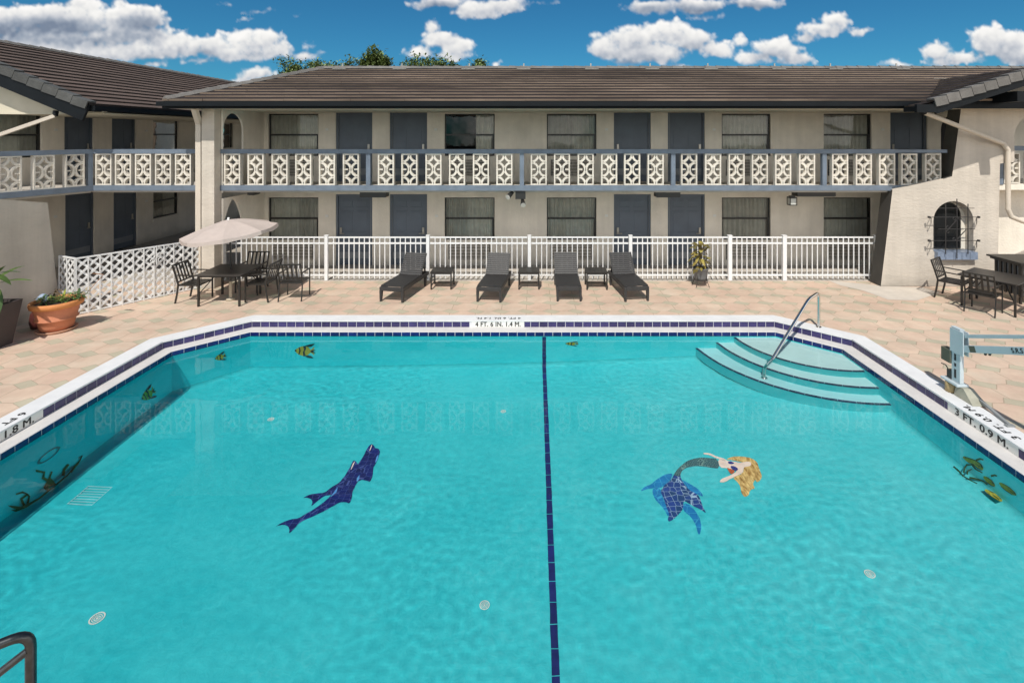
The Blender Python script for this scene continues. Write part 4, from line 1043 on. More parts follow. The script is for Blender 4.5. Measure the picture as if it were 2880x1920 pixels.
# wing roof: eave parallel to the wing, gable towards the pool deck
XEV, YRK = -11.0, 12.66
ZEV = SZ(241, YRK); XRG, ZRG = -15.65, 6.60
YBK = 30
lroof = obj('roof', tile_slope((XEV, YRK, ZEV), (XEV, YBK, ZEV), (XRG, YBK, ZRG), (XRG, YRK, ZRG), 16, .33, 9, .05), [wing_tile, wing_nose_shade], left)
mb = MB(); mb.poly([Vector((XEV, YRK, ZEV - .02)), Vector((XEV, YBK, ZEV - .02)), Vector((XRG, YBK, ZRG - .02)), Vector((XRG, YRK, ZRG - .02))]); mb.poly([Vector((2 * XRG - XEV, YRK, ZEV - .02)), Vector((2 * XRG - XEV, YBK, ZEV - .02)), Vector((XRG, YBK, ZRG - .02)), Vector((XRG, YRK, ZRG - .02))])
obj('roof_deck', mb, tile_top, lroof)
obj('ridge_tiles', cap_row((XRG, YRK, ZRG), (XRG, YBK, ZRG), .26, .36, .10), rake_m, lroof)
def rake(A, B, n, parent, drop=.2, rm=None):
    """row of rake tiles capping a sloping gable edge, with a dark barge board below"""
    A, B = Vector(A), Vector(B); d = (B - A); mb = MB(); rnd = random.Random(4)
    dn = d.normalized(); up = Vector((0, 0, 1)); up = (up - dn * up.dot(dn)).normalized()
    for i in range(n):
        a = A + d * (i / n) + dn * .006; b = A + d * ((i + 1) / n) - dn * .006; lift = rnd.uniform(-.008, .008)
        for (y0, y1, z0, z1) in ((-.075, .18, .035, .075), (-.075, -.04, -.13, .035)):
            vs = []
            for p, k in ((a, .025), (b, 0)):
                for yy in (y0, y1):
                    for zz in (z0, z1): vs.append(p + Vector((0, yy, 0)) + up * (zz + k + lift))
            mb.add(vs, [(0, 1, 3, 2), (4, 6, 7, 5), (0, 4, 5, 1), (2, 3, 7, 6), (0, 2, 6, 4), (1, 5, 7, 3)])
    obj('rake_tiles', mb, rm or rake_m, parent)
    mb = MB(); vs = []
    for p in (A - dn * .02, B):
        for yy in (-.035, .03):
            for zz in (-drop - .12, -.0): vs.append(p + Vector((0, yy, 0)) + up * zz)
    mb.add(vs, [(0, 1, 3, 2), (4, 6, 7, 5), (0, 4, 5, 1), (2, 3, 7, 6), (0, 2, 6, 4), (1, 5, 7, 3)])
    obj('barge_board', mb, fascia_m, parent)
rake((XEV + .02, YRK, ZEV + .0), (XRG, YRK, ZRG), 13, lroof, .30, rake_dark)
mb = MB(); mb.box(XEV + .005, XEV + .12, YRK + .05, YBK, ZEV - .14, ZEV - .02); mb.box(XEV - .06, XEV, YRK + .04, YBK, ZEV - .16, ZEV - .03); obj('gutter', mb, fascia_m, lroof)
mb = MB(); YG = 13.05; sl = (ZRG - ZEV) / (XEV - XRG); zb = SZ(258, YG)
mb.prism([(XEV + .05 - .0, YG, zb), (XEV + .02, YG, ZEV - .10), (XRG, YG, ZRG - .10), (XRG - 3, YG, ZRG - .10 - 3 * sl), (XRG - 3, YG, zb)], (0, .12, 0)); obj('gable_face', mb, soffit_m, left)
mb = MB(); mb.box(XRG - 3, XEV - .6, YG - .02, YG + .14, zb - .05, zb - .002); obj('gable_beam', mb, soffit_m, left)
mb = MB(); mb.box(-14.09, XEV - .07, YG + .14, YBK, ZEV - .20, ZEV - .17); obj('porch_soffit', mb, soffit_m, left)
pr = MB(); pr.bar((SX(122, 12.7), 12.75, SZ(266, 12.7)), (SX(-60, 12.2), 12.2, SZ(330, 12.2)), .10, .08); obj('downpipe', pr, pipe_m, left)
mb = MB(); mb.tube([(SX(126, 12.75), 12.78, SZ(255, 12.75)), (SX(122, 12.7), 12.75, SZ(266, 12.7))], .06, 10); obj('gutter_outlet', mb, fascia_m, left)

# ------------------------------------------------------------------ right wing
YRW = 13.22
SR = F / YRW
rx = lambda px: (px - CX) / SR
rz_ = lambda py: H - (py - CY) / SR
right = thing('motel_gable_wing', 'sunlit stucco gable wing with barred arched window and battered edge', 'motel building', (11, YRW, 0))
prof = [(2023, 657), (2050, 436), (2168, 411), (2187, 405), (2212, 215), (2300, 190), (2420, 160), (2420, 258)]
arch = []
acx, aw = 2392, 62
for i in range(9):
    a = PI / 2 * (1 + i / 8) if False else PI * (.5 + .5 * i / 8)
    arch.append((acx + aw * math.cos(a), 262 + aw * .86 * (1 - math.sin(a)) - 2))
# window opening in the wall is cut as an inner loop
wx0, wx1, wzb = 2143.8, 2236, 578
whole = [(p[0], p[1]) for p in prof[:7]] + [(2420, 262)] + arch[1:] + [(2330, 372), (2297, 376), (2291, 657.5)]
wc = (wx0 + wx1) / 2; wr = (wx1 - wx0) / 2; wsp = 462 + wr
win = [(wx0, wzb), (wx1, wzb)] + [(wc + wr * math.cos(PI * i / 16), wsp - wr * math.sin(PI * i / 16)) for i in range(17)]
P3 = lambda l, y: [Vector((rx(p[0]), y, max(0.0, rz_(p[1])))) for p in l]
mb = MB(); mb.tess([P3(whole, YRW), P3(win, YRW)[::-1]])
TH = .42
def skirt(mb, l, y0, y1):
    a, b = P3(l, y0), P3(l, y1); n = len(a)
    for i in range(n): mb.poly([a[i], a[(i + 1) % n], b[(i + 1) % n], b[i]])
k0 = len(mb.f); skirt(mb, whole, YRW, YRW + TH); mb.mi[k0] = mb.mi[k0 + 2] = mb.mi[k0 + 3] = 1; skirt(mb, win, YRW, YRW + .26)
obj('gable_wall', mb, [stucco_rough, mat('dark_edge', (.055, .050, .043), .85, .15)], right)  # left edge faces use a darker tone than the wall
# recessed arched window
mb = MB(); mb.tess([P3(win, YRW + .26)]); obj('recess_wall', mb, stucco, right)
g0, g1 = 2160, 2222; gc = (g0 + g1) / 2; gr = (g1 - g0) / 2
gl_ = [(g0, 574), (g1, 574)] + [(gc + gr * math.cos(PI * i / 14), 468 + gr - gr * math.sin(PI * i / 14)) for i in range(15)]
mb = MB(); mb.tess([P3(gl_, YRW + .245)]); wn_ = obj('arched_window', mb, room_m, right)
mb = MB(); mb.tess([P3(gl_, YRW + .24)]); obj('pane', mb, mat('dark_glass', (.012, .013, .014), .15, .1, spec=.3), wn_)
mb = MB()
for p, q in zip(P3(gl_, YRW + .235), P3(gl_[1:] + gl_[:1], YRW + .235)): mb.bar(p, q, .03, .03, (0, 1, 0))
obj('window_frame', mb, bronze_m, wn_)
mb = MB()
for i in range(5):
    a, b = 2146 + i * 18.4, 2146 + (i + 1) * 18.4 - 1
    mb.box(rx(a), rx(b), YRW - .12, YRW + .0, rz_(594), rz_(581)); mb.box(rx(a), rx(b), YRW - .12, YRW + .25, rz_(581) + .001, rz_(577))
obj('window_sill', mb, sill_m, right)
# wrought iron grille standing off the wall
gm = crop_map(2480, 220, 3.015); YGr = YRW - .17
def gp(cx_, cy_, y=YGr):
    px, py = gm((cx_, cy_)); return Vector((SX(px, y), y, SZ(py, y)))
mb = MB()
for x, t, b in ((542, 1065, 1492), (637, 1022, 1530), (731, 1065, 1492)): mb.bar(gp(x, t), gp(x, b), .016, .016)
for z, a, b in ((1102, 480, 785), (1178, 408, 818), (1278, 480, 790), (1377, 408, 820), (1452, 520, 790)): mb.bar(gp(a, z), gp(b, z), .014, .014)
for z in (1178, 1377):
    for x, s in ((408, -1), (815, 1)):
        mb.bar(gp(x, z), gp(x + 14 * s, z), .05, .05)
        mb.bar(gp(x + 10 * -s, z), gp(x + 10 * -s, z + 55), .012, .012); mb.bar(gp(x + 10 * -s, z + 55), gp(x + 10 * -s, z + 55, YRW), .012, .012); mb.bar(gp(x - 4 * s, z), gp(x - 4 * s, z, YRW), .012, .012)
for a, b in (((560, 1285), (640, 1195)), ((638, 1365), (715, 1285))):
    mb.bar(gp(*a), gp(*b), .016, .016)
for c in ((615, 1190), (662, 1190), (560, 1265), (560, 1300), (615, 1363), (660, 1363)):
    mb.tube([gp(c[0] + 12 * math.cos(t * PI / 5), c[1] + 12 * math.sin(t * PI / 5)) for t in range(9)], .007, 5)
obj('window_grille', mb, grille_m, right)
# recessed bay to the right with its own parapet
mb = MB(); mb.box(rx(2280), 15, YRW + .9, YRW + 1.1, 0, 2.62); obj('recess_bay_wall', mb, stucco, right)
mb = MB(); mb.box(rx(2324), 15, YRW + .30, YRW + .42, rz_(347), rz_(336)); rr = obj('wing_railing', mb, blue_paint, right)
for k in range(3):
    M = Matrix.Translation((rx(2334) + k * .62, YRW + .33, rz_(425))); mb = MB(); mb.add([M @ v for v in pm.v], pm.f); obj('screen_block', mb, block_m, rr)
mb = MB(); mb.box(rx(2318), rx(2330), YRW + .31, YRW + .41, rz_(427), rz_(347.5)); obj('railing_post', mb, blue_paint, rr)
mb = MB(); mb.box(rx(2300), 15, YRW + .33, YRW + 3.0, 2.45, 2.60); obj('landing_slab', mb, stucco, right)
mb = MB(); mb.box(rx(2297), 15, YRW + 2.2, YRW + 2.3, 2.6, 5.6); obj('landing_back_wall', mb, stucco, right)
# roof of the right wing
YRK2 = 12.02; s2 = F / YRK2
XR0, ZR0_ = SX(2118, YRK2), SZ(243, YRK2); XR1 = 12.2; ZR1_ = ZR0_ + .315 * (XR1 - XR0)
rroof = obj('roof', tile_slope((XR0, 22, ZR0_), (XR0, YRK2, ZR0_), (XR1, YRK2, ZR1_), (XR1, 22, ZR1_), 10, .33, 12), [tile_top, tile_nose], right)
mb = MB(); mb.poly([Vector((XR0, 22, ZR0_ - .02)), Vector((XR0, YRK2, ZR0_ - .02)), Vector((XR1, YRK2, ZR1_ - .02)), Vector((XR1, 22, ZR1_ - .02))]); mb.poly([Vector((2 * XR1 - XR0, 22, ZR0_ - .02)), Vector((2 * XR1 - XR0, YRK2, ZR0_ - .02)), Vector((XR1, YRK2, ZR1_ - .02)), Vector((XR1, 22, ZR1_ - .02))]); obj('roof_deck', mb, tile_top, rroof)
rake((XR0 + .25, YRK2, ZR0_ + .08), (XR1, YRK2, ZR1_), 10, rroof, .16)
mb = MB(); mb.box(XR0 - .13, XR0, YRK2 + .02, YE - .15, ZR0_ - .13, ZR0_ - .01); mb.box(XR0 - .15, XR0 + .3, YRK2 - .04, YRK2 + .04, ZR0_ - .16, ZR0_ + .03); obj('gutter', mb, fascia_m, rroof)
mb = MB(); mb.bar((11.36, YRW, 4.80), (11.36, YRW - 1.27, 4.80), .26, .24); obj('rafter_tail', mb, fascia_m, right)
# downpipe from the gutter down the gable wall
dp = MB()
pts = [(SX(2122, 12.6), 12.62, SZ(258, 12.6)), (SX(2305, YRW - .09), YRW - .09, rz_(330)), (rx(2308), YRW - .09, rz_(345)), (rx(2308), YRW - .09, rz_(480)), (rx(2316), YRW - .09, rz_(497)), (rx(2345), YRW - .05, rz_(508)), (rx(2420), YRW + .3, rz_(525))]
for a, b in zip(pts, pts[1:]): dp.tube([a, b], .055, 10)
for p in pts[1:-1]: dp.lathe([(0.0, -.056), (.04, -.04), (.056, 0), (.04, .04), (0.0, .056)], p, 10)
obj('downpipe', dp, pipe_m, right)
mb = MB(); mb.tube([(SX(2112, 12.55), 12.5, SZ(246, 12.6)), (SX(2123, 12.6), 12.62, SZ(259, 12.6))], .075, 12); obj('gutter_outlet', mb, fascia_m, right)

# ------------------------------------------------------------------ fixtures under the balcony
def soffit_box(x0, x1, y0, y1, label):
    mb = MB(); Yk = 13.55; mb.box(SX(x0, Yk), SX(x1, Yk), Yk, Yk + .32, SZ(y1, Yk), F2 - .101); mb.box(SX(x0, Yk) + .02, SX(x1, Yk) - .02, Yk + .02, Yk + .3, SZ(y1, Yk) - .012, SZ(y1, Yk) - .001)
    tag(obj('soffit_light', mb, bronze_m), label, 'ceiling light', 'long dark lights under the balcony')
soffit_box(826, 886, 440, 453, 'dark box light under balcony, farthest towards the umbrella')
soffit_box(1508, 1563, 440, 453, 'dark box light under balcony above the leafy urn')
soffit_box(1832, 1920, 438, 451, 'longest dark box light under balcony beside the lantern')
soffit_box(568, 583, 438, 448, 'smallest dark box light under balcony above the umbrella')
t = thing('floodlight', 'black twin floodlight fixed under the middle of the balcony', 'floodlight', (SX(1192, 13.4), 13.4, 2.3))
Yk = 13.4; q = lambda px, py: Vector((SX(px, Yk), Yk, SZ(py, Yk)))
mb = MB(); mb.box(SX(1184, Yk), SX(1207, Yk), Yk - .06, Yk + .12, SZ(457, Yk), SZ(439, Yk)); obj('bracket', mb, bronze_m, t)
for (cx_, cy_, dx) in ((1178, 446, -.12), (1200, 464, .02)):
    c = q(cx_, cy_); mb = MB(); mb.tube([c + Vector((0, .05, .06)), c + Vector((dx * .5, -.03, 0)), c + Vector((dx, -.10, -.06))], [.04, .055, .075], 12); o = obj('lamp_head', mb, bronze_m, t)
    mb = MB(); mb.tube([c + Vector((dx, -.10, -.06)), c + Vector((dx * 1.1, -.115, -.068))], .068, 12); obj('lens', mb, lamp_glass, o)
t = thing('wall_lantern', 'black lantern with frosted glass hanging between the two end windows', 'lantern', (SX(1819, 13.6), 13.6, 2.1))
Yk = 13.6; c = q(1819, 460)
mb = MB(); mb.box(c.x - .09, c.x + .09, Yk - .09, Yk + .09, c.z + .06, c.z + .09); mb.box(c.x - .06, c.x + .06, Yk - .06, Yk + .06, c.z + .09, c.z + .12); mb.box(c.x - .09, c.x + .09, Yk - .09, Yk + .09, c.z - .13, c.z - .11)
for sx in (-1, 1):
    for sy in (-1, 1): mb.box(c.x + sx * .085 - .008, c.x + sx * .085 + .008, Yk + sy * .085 - .008, Yk + sy * .085 + .008, c.z - .11, c.z + .06)
obj('cage', mb, bronze_m, t)
mb = MB(); mb.box(c.x - .072, c.x + .072, Yk - .072, Yk + .072, c.z - .108, c.z + .05); obj('glass', mb, lamp_glass, t)
mb = MB(); mb.tube([(c.x, Yk, c.z + .12), (c.x, Yk, F2 - .10)], .008, 6); obj('chain', mb, bronze_m, t)

# ------------------------------------------------------------------ white pool fence
YFN = 13.82
fx = lambda px: SX(px, YFN)
fence = thing('pool_fence', 'long white metal picket fence with gate behind the loungers', 'fence', (0, YFN, 0))
ppx = [514, 750, 983, 1216, 1448, 1676, 1801, 2013]
ZT1 = 1.165
for px in ppx:
    mb = MB(); x = fx(px); w = .05 if px in (1676, 1801) else .042
    mb.box(x - w, x + w, YFN - w, YFN + w, 0.0, ZT1 + .025); mb.box(x - w - .008, x + w + .008, YFN - w - .008, YFN + w + .008, ZT1 + .026, ZT1 + .045)
    obj('fence_post', mb, white_paint, fence)
for a, b in zip(ppx, ppx[1:]):
    mb = MB(); x0, x1 = fx(a) + .055, fx(b) - .055
    for z0, z1 in ((ZT1 - .035, ZT1), (ZT1 - .195, ZT1 - .155), (.115, .155)): mb.box(x0, x1, YFN - .019, YFN + .019, z0, z1)
    n = max(2, round((x1 - x0) / .137)); 
    for i in range(1, n):
        x = x0 + (x1 - x0) * i / n
        for z0, z1 in ((.035, .115), (.155, ZT1 - .195), (ZT1 - .155, ZT1 - .035)): mb.box(x - .0115, x + .0115, YFN - .0115, YFN + .0115, z0, z1)
    obj('fence_gate' if a == 1676 else 'fence_panel', mb, white_paint, fence)

# ------------------------------------------------------------------ white lattice fence on the left
lat = thing('lattice_fence', 'white crisscross lattice screen between terracotta pot and umbrella table', 'fence', (-9.4, 12.4, 0))
def lattice(A, B, h=1.17, nposts=5, z0=.04, sp=.19, w=.046, parent=lat):
    A, B = Vector(A), Vector(B); fr = Fr(A, B - A); L = (B - A).length; mb = MB()
    for sgn, dd in ((1, 0.0), (-1, .012)):
        k = -int(h / sp) - 1
        while k * sp < L + h:
            c = k * sp; k += 1
            # strip line: a = c + sgn*(z) (slope 45deg)
            zlo, zhi = z0, z0 + h
            def aa(z): return c + (z - z0) if sgn > 0 else c + h - (z - z0)
            pts = []
            za, zb2 = zlo, zhi
            a_lo, a_hi = aa(zlo), aa(zhi)
            if max(a_lo, a_hi) < 0 or min(a_lo, a_hi) > L: continue
            t0, t1 = 0.0, 1.0
            for lim, lo in ((0, True), (L, False)):
                if a_hi != a_lo:
                    t = (lim - a_lo) / (a_hi - a_lo)
                    if (a_hi > a_lo) == lo: t0 = max(t0, t)
                    else: t1 = min(t1, t)
            if t1 - t0 < .02: continue
            p = fr(a_lo + (a_hi - a_lo) * t0, dd, zlo + (zhi - zlo) * t0); q_ = fr(a_lo + (a_hi - a_lo) * t1, dd, zlo + (zhi - zlo) * t1)
            mb.bar(p, q_, w, .011, fr.n)
    o = obj('lattice_panel', mb, white_paint, parent)
    for i in range(nposts):
        a = L * i / (nposts - 1); mb = MB(); fbox(mb, fr, a - .012, a + .012, -.022, -.006, 0, z0 + h + .03); obj('lattice_post', mb, white_paint, parent)
    mb = MB(); fbox(mb, fr, 0, L, -.02, .02, z0 + h, z0 + h + .028); obj('lattice_rail', mb, white_paint, parent); mb = MB(); fbox(mb, fr, 0, L, -.02, .02, z0 - .028, z0); obj('lattice_rail', mb, white_paint, parent)
    return fr
LA, LBp = Vector((-9.93, 11.12, 0)), Vector((-8.52, 13.12, 0))
lfr = lattice(LA, LBp, nposts=13)
lattice(Vector((-10.5, 11.36, 0)), LA + Vector((-.02, .01, 0)), nposts=3)
mb = MB()
mid = (LBp - LA).length * .60
for s in (-1, 1):
    for dz, r_ in ((1.02, .055), (.90, .045)):
        mb.tube([lfr(mid + s * (.08 + r_ * math.cos(t * PI / 5)), -.035, dz + r_ * math.sin(t * PI / 5)) for t in range(9)], .009, 6)
mb.tube([lfr(mid, -.035, .8), lfr(mid, -.035, 1.25)], .010, 6)
obj('scroll_ornament', mb, white_paint, lat)

# ------------------------------------------------------------------ furniture prototypes
def make_lounger():
    t = thing('sun_lounger', 'x', 'sun lounger', group='dark slatted loungers facing the pool')
    W, L, z = .60, 1.25, .34      # foot at local -y... foot end y=0, hinge y=1.02
    hy, hz = 1.03, .365
    mb = MB(); mb.box(-W / 2, -W / 2 + .05, 0, 1.55, z - .09, z); mb.box(W / 2 - .05, W / 2, 0, 1.55, z - .09, z); mb.box(-W / 2 + .05, W / 2 - .05, 0, .05, z - .09, z + .005); mb.box(-W / 2 + .05, W / 2 - .05, 1.5, 1.55, z - .09, z)
    obj('frame', mb, resin_m, t, bevel=.008)
    mb = MB(); n = 16
    for i in range(n):
        y0 = .055 + (hy - .06) * i / n; y1 = .055 + (hy - .06) * (i + 1) / n - .006
        mb.box(-W / 2 + .012, W / 2 - .012, y0, y1, z + .006, z + .03)
    obj('seat', mb, resin_m, t)
    ang = R(52); bl = .60; up = Vector((0, math.cos(ang), math.sin(ang))); nn = Vector((0, -math.sin(ang), math.cos(ang)))
    mb = MB(); b0 = Vector((0, hy + .01, hz))
    n = 11
    for i in range(n):
        a, b = bl * i / n, bl * (i + 1) / n - .012
        vs = []
        for x in (-W / 2 + .02, W / 2 - .02):
            for s_ in (a, b):
                for d in (0, .022): vs.append(b0 + Vector((x, 0, 0)) + up * s_ + nn * d)
        mb.add(vs, [(0, 1, 3, 2), (4, 6, 7, 5), (0, 4, 5, 1), (2, 3, 7, 6), (0, 2, 6, 4), (1, 5, 7, 3)])
    mb.bar(b0 + Vector((-W / 2 + .03, 0, 0)) + nn * -.012, b0 + up * bl + Vector((-W / 2 + .03, 0, 0)) + nn * -.012, .045, .024, nn); mb.bar(b0 + Vector((W / 2 - .03, 0, 0)) + nn * -.012, b0 + up * bl + Vector((W / 2 - .03, 0, 0)) + nn * -.012, .045, .024, nn)
    back = obj('backrest', mb, resin_m, t)
    mb = MB()
    for s in (-1, 1): mb.bar(b0 + up * .42 + Vector((s * .22, .02, 0)), (s * .22, 1.48, z - .02), .03, .03)
    obj('back_support', mb, resin_m, t)
    for s in (-1, 1):
        for y in (.03, 1.36):
            mb = MB(); x = s * (W / 2 - .03); mb.add([(x - .03, y - .03, z - .088), (x + .03, y - .03, z - .088), (x + .03, y + .05, z - .088), (x - .03, y + .05, z - .088), (x - .022, y - .03, 0), (x + .022, y - .03, 0), (x + .022, y + .02, 0), (x - .022, y + .02, 0)], [(0, 1, 2, 3), (4, 7, 6, 5), (0, 4, 5, 1), (1, 5, 6, 2), (2, 6, 7, 3), (3, 7, 4, 0)])
            obj('leg', mb, resin_m, t)
    return t
lp = make_lounger()
LS = [((-3.345, 11.98), (-3.15, 13.0), 'dark lounger nearest the umbrella table, turned slightly away from it'),
      ((-1.07, 11.98), (-.96, 13.0), 'dark lounger second from the umbrella table'),
      ((.806, 12.03), (.805, 13.05), 'dark lounger set straight between two low side tables'),
      ((2.395, 12.03), (2.28, 13.05), 'dark lounger nearest the leafy grey urn')]
for i, (a, b, lb) in enumerate(LS):
    o = lp if i == 0 else copy_tree(lp)
    a, b = Vector(a), Vector(b); d = b - a
    place(o, (a.x, a.y, 0), math.atan2(d.y, d.x) - PI / 2, lb)

def make_side_table():
    t = thing('side_table', 'x', 'side table', group='low black side tables between the loungers')
    mb = MB()
    for i in range(6):
        y0 = -.25 + .5 * i / 6; mb.box(-.27, .27, y0, y0 + .072, .43, .45)
    mb.box(-.27, -.235, -.25, .245, .405, .429); mb.box(.235, .27, -.25, .245, .405, .429)
    obj('tabletop', mb, black_metal, t)
    mb = MB(); mb.box(-.232, .232, -.245, -.22, .385, .4285); mb.box(-.232, .232, .215, .24, .385, .4285); mb.box(-.225, .225, -.012, .012, .10, .125)
    mb.box(-.245, -.225, -.215, .21, .10, .125); mb.box(.225, .245, -.215, .21, .10, .125); obj('apron', mb, black_metal, t)
    for sx in (-1, 1):
        for sy in (-1, 1):
            mb = MB(); mb.box(sx * .25 - .017, sx * .25 + .017, sy * .232 - .017, sy * .232 + .017, 0, .404); obj('leg', mb, black_metal, t)
    return t
st = make_side_table()
for i, (x, y, lb) in enumerate(((-2.36, 13.2, 'low black side table between the first two loungers from the umbrella'), (-.145, 13.2, 'low black side table between the two middle loungers'), (1.57, 13.17, 'low black side table touching the lounger by the urn'))):
    o = st if i == 0 else copy_tree(st); place(o, (x, y, 0), 0, lb)

def make_chair():
    """slatted metal armchair, faces +y, origin on the floor below the seat centre"""
    t = thing('patio_chair', 'x', 'chair', group='black metal armchairs at the patio tables')
    mb = MB()
    for i in range(8):
        y0 = -.22 + .45 * i / 8; mb.box(-.235, .235, y0, y0 + .040, .415, .427)
    mb.box(-.255, -.233, -.23, .24, .40, .43); mb.box(.233, .255, -.23, .24, .40, .43); mb.box(-.232, .232, .231, .25, .40, .428); mb.box(-.232, .232, -.24, -.2205, .40, .428)
    obj('seat', mb, black_metal, t)
    mb = MB(); b0, b1 = Vector((0, -.225, .44)), Vector((0, -.36, .88))
    mid_ = b0.lerp(b1, .12)
    for x in (-.15, -.05, .05, .15): mb.bar(mid_ + Vector((x, 0, 0)), b1 + Vector((x, 0, 0)), .042, .010, (0, 1, .3))
    mb.bar(b1 + Vector((-.25, 0, 0)), b1 + Vector((.25, 0, 0)), .028, .028); mb.bar(mid_ + Vector((-.25, 0, 0)), mid_ + Vector((.25, 0, 0)), .024, .024)
    obj('backrest', mb, black_metal, t)
    for s in (-1, 1):
        mb = MB(); x = s * .262
        pts = [(x, -.30, 0), (x, -.255, .22), (x, -.228, .44), (x, -.29, .66), (x, -.365, .895)]
        for a, b in zip(pts, pts[1:]): mb.bar(a, b, .022, .036, (0, 1, 0))
        obj('rear_leg', mb, black_metal, t)
        mb = MB(); mb.bar((x, .235, 0), (x, .235, .63), .022, .032, (0, 1, 0)); obj('front_leg', mb, black_metal, t)
        mb = MB(); mb.bar((x, -.30, .655), (x, .265, .645), .036, .02); obj('armrest', mb, black_metal, t)
    return t
ch = make_chair()
CH = [(-8.02, 12.15, R(-90), 'black armchair with its back to the lattice screen'), (-7.13, 12.93, R(180), 'black armchair behind the umbrella table facing the pool'),
      (-6.50, 12.22, R(90), 'black armchair facing the umbrella table from the lounger side'), (-5.75, 12.32, R(4), 'black armchair pulled away from the umbrella table, back to the pool'),
      (9.99, 12.25, math.atan2(-.82, .57) - PI / 2, 'black armchair below the arched window'), (9.90, 11.33, R(35) - PI / 2, 'black armchair tucked at the near side of the bare table'),
      (10.88, 10.98, math.atan2(.82, -.57) - PI / 2, 'black armchair beside the bare table nearest the pool lift')]
for i, (x, y, a, lb) in enumerate(CH):
    o = ch if i == 0 else copy_tree(ch); place(o, (x, y, 0), a, lb)

def make_table(s=.53):
    t = thing('patio_table', 'x', 'table', group='square black patio tables')
    mb = MB(); mb.box(-s, s, -s, s, .70, .722); obj('tabletop', mb, table_m, t, bevel=.008)
    mb = MB(); k = s - .07
    for a, b in (((-k, -k), (k, -k)), ((k, -k), (k, k)), ((k, k), (-k, k)), ((-k, k), (-k, -k))): mb.bar((*a, .68), (*b, .68), .022, .036)
    obj('apron', mb, black_metal, t)
    for sx in (-1, 1):
        for sy in (-1, 1):
            mb = MB(); mb.bar((sx * (k - .0), sy * (k - .0), .0), (sx * k, sy * k, .665), .04, .04); mb.bar((sx * (k - .015), sy * (k - .015), .30), (sx * .2, sy * .2, .675), .018, .018); obj('leg', mb, black_metal, t)
    return t
tb = make_table(); place(tb, (-7.19, 12.15, 0), R(1), 'square black patio table under the parasol')
t2 = copy_tree(tb); place(t2, (10.41, 11.62, 0), R(33), 'bare square black table in front of the arched window')

# parasol
um = thing('parasol', 'pale pink tilted parasol standing through the left patio table', 'parasol', (-7.19, 12.15, 0))
top = Vector((-7.24, 12.15, SZ(504, 12.15)))
ax_ = Vector((-.10, -.06, 1)).normalized(); e1 = Vector((1, 0, .075)); e1 = (e1 - ax_ * e1.dot(ax_)).normalized(); e2 = ax_.cross(e1)
mb = MB(); NP = 8; RAD = 1.02; DR = .27
prof_r = [0, .25, .5, .75, 1.0]
rows = []
for r_ in prof_r:
    row = []
    for k in range(NP * 4):
        a = 2 * PI * k / (NP * 4) + PI / 8; f = (k % 4) / 4
        sag = 1 - .075 * r_ * math.sin(PI * f)
        zz = -DR * (r_ ** 1.35) - .03 * r_ * math.sin(PI * f)
        row.append(top + (e1 * math.cos(a) + e2 * math.sin(a)) * RAD * r_ * sag + ax_ * zz)
    rows.append(row)
N4 = NP * 4
vs = [p for row in rows for p in row]; fs = [(i * N4 + k, i * N4 + (k + 1) % N4, (i + 1) * N4 + (k + 1) % N4, (i + 1) * N4 + k) for i in range(len(prof_r) - 1) for k in range(N4)]
mb.add(vs, fs, 0, False); cn = obj('canopy', mb, canvas_m, um, recalc=True)
mb = MB(); vs = rows[-1] + [p - ax_ * (.075 + .02 * math.sin(k * 1.9)) + (p - top).normalized() * .012 for k, p in enumerate(rows[-1])]
mb.add(vs, [(k, (k + 1) % N4, N4 + (k + 1) % N4, N4 + k) for k in range(N4)]); obj('valance', mb, canvas_m, cn)
mb = MB(); mb.lathe([(.0, .05), (.025, .04), (.03, .02), (.02, 0), (.05, -.015)], top, 12); obj('finial', mb, white_paint, um)
mb = MB(); mb.tube([(-7.19, 12.15, .46), (-7.19, 12.15, 1.2), top - ax_ * .03], .021, 12); obj('pole', mb, black_metal, um)
mb = MB(); mb.tube([(-7.19, 12.15, .05), (-7.19, 12.15, .44)], .036, 14); mb.lathe([(0, .07), (.08, .06), (.10, .03), (.10, 0), (0, 0)], (-7.19, 12.15, 0), 24); obj('base', mb, mat('beige_sleeve', (.42, .36, .27), .6, .1), um)
for k in range(NP):
    a = 2 * PI * k / NP + PI / 8; d = e1 * math.cos(a) + e2 * math.sin(a); mb = MB(); mb.bar(top - ax_ * .06, top + d * RAD * .97 - ax_ * (DR + .015), .012, .014); mb.bar(top - ax_ * .52, top + d * RAD * .5 - ax_ * (DR * .42 + .03), .009, .012); obj('rib', mb, black_metal, um)

# towel cart at the right edge
ct = thing('towel_cart', 'black topped slatted cart against the wall beside the bare table', 'cart', (11.6, 12.2, 0))
mb = MB(); mb.box(11.12, 12.12, 11.75, 12.66, .93, .97); mb.box(11.17, 12.07, 11.80, 12.61, .88, .9295); obj('lid', mb, black_metal, ct, bevel=.008)
mb = MB(); mb.box(11.24, 12.0, 11.87, 12.54, .18, .879); obj('bin', mb, stripe_grey, ct)
mb = MB()
for i in range(6):
    y = 11.85 + .62 * i / 5; mb.box(11.21, 11.2395, y, y + .055, .16, .879)
for i in range(6):
    x = 11.22 + .72 * i / 5; mb.box(x, x + .055, 11.84, 11.8695, .16, .879)
obj('slat', mb, black_metal, ct)
mb = MB(); mb.box(11.30, 11.92, 11.825, 11.8385, .40, .72); obj('front_panel', mb, teal_m, ct)
for sx in (11.20, 12.0):
    for sy in (11.84, 12.53):
        mb = MB(); mb.box(sx - .022, sx + .022, sy - .02, sy + .02, 0, .159); obj('leg', mb, black_metal, ct)

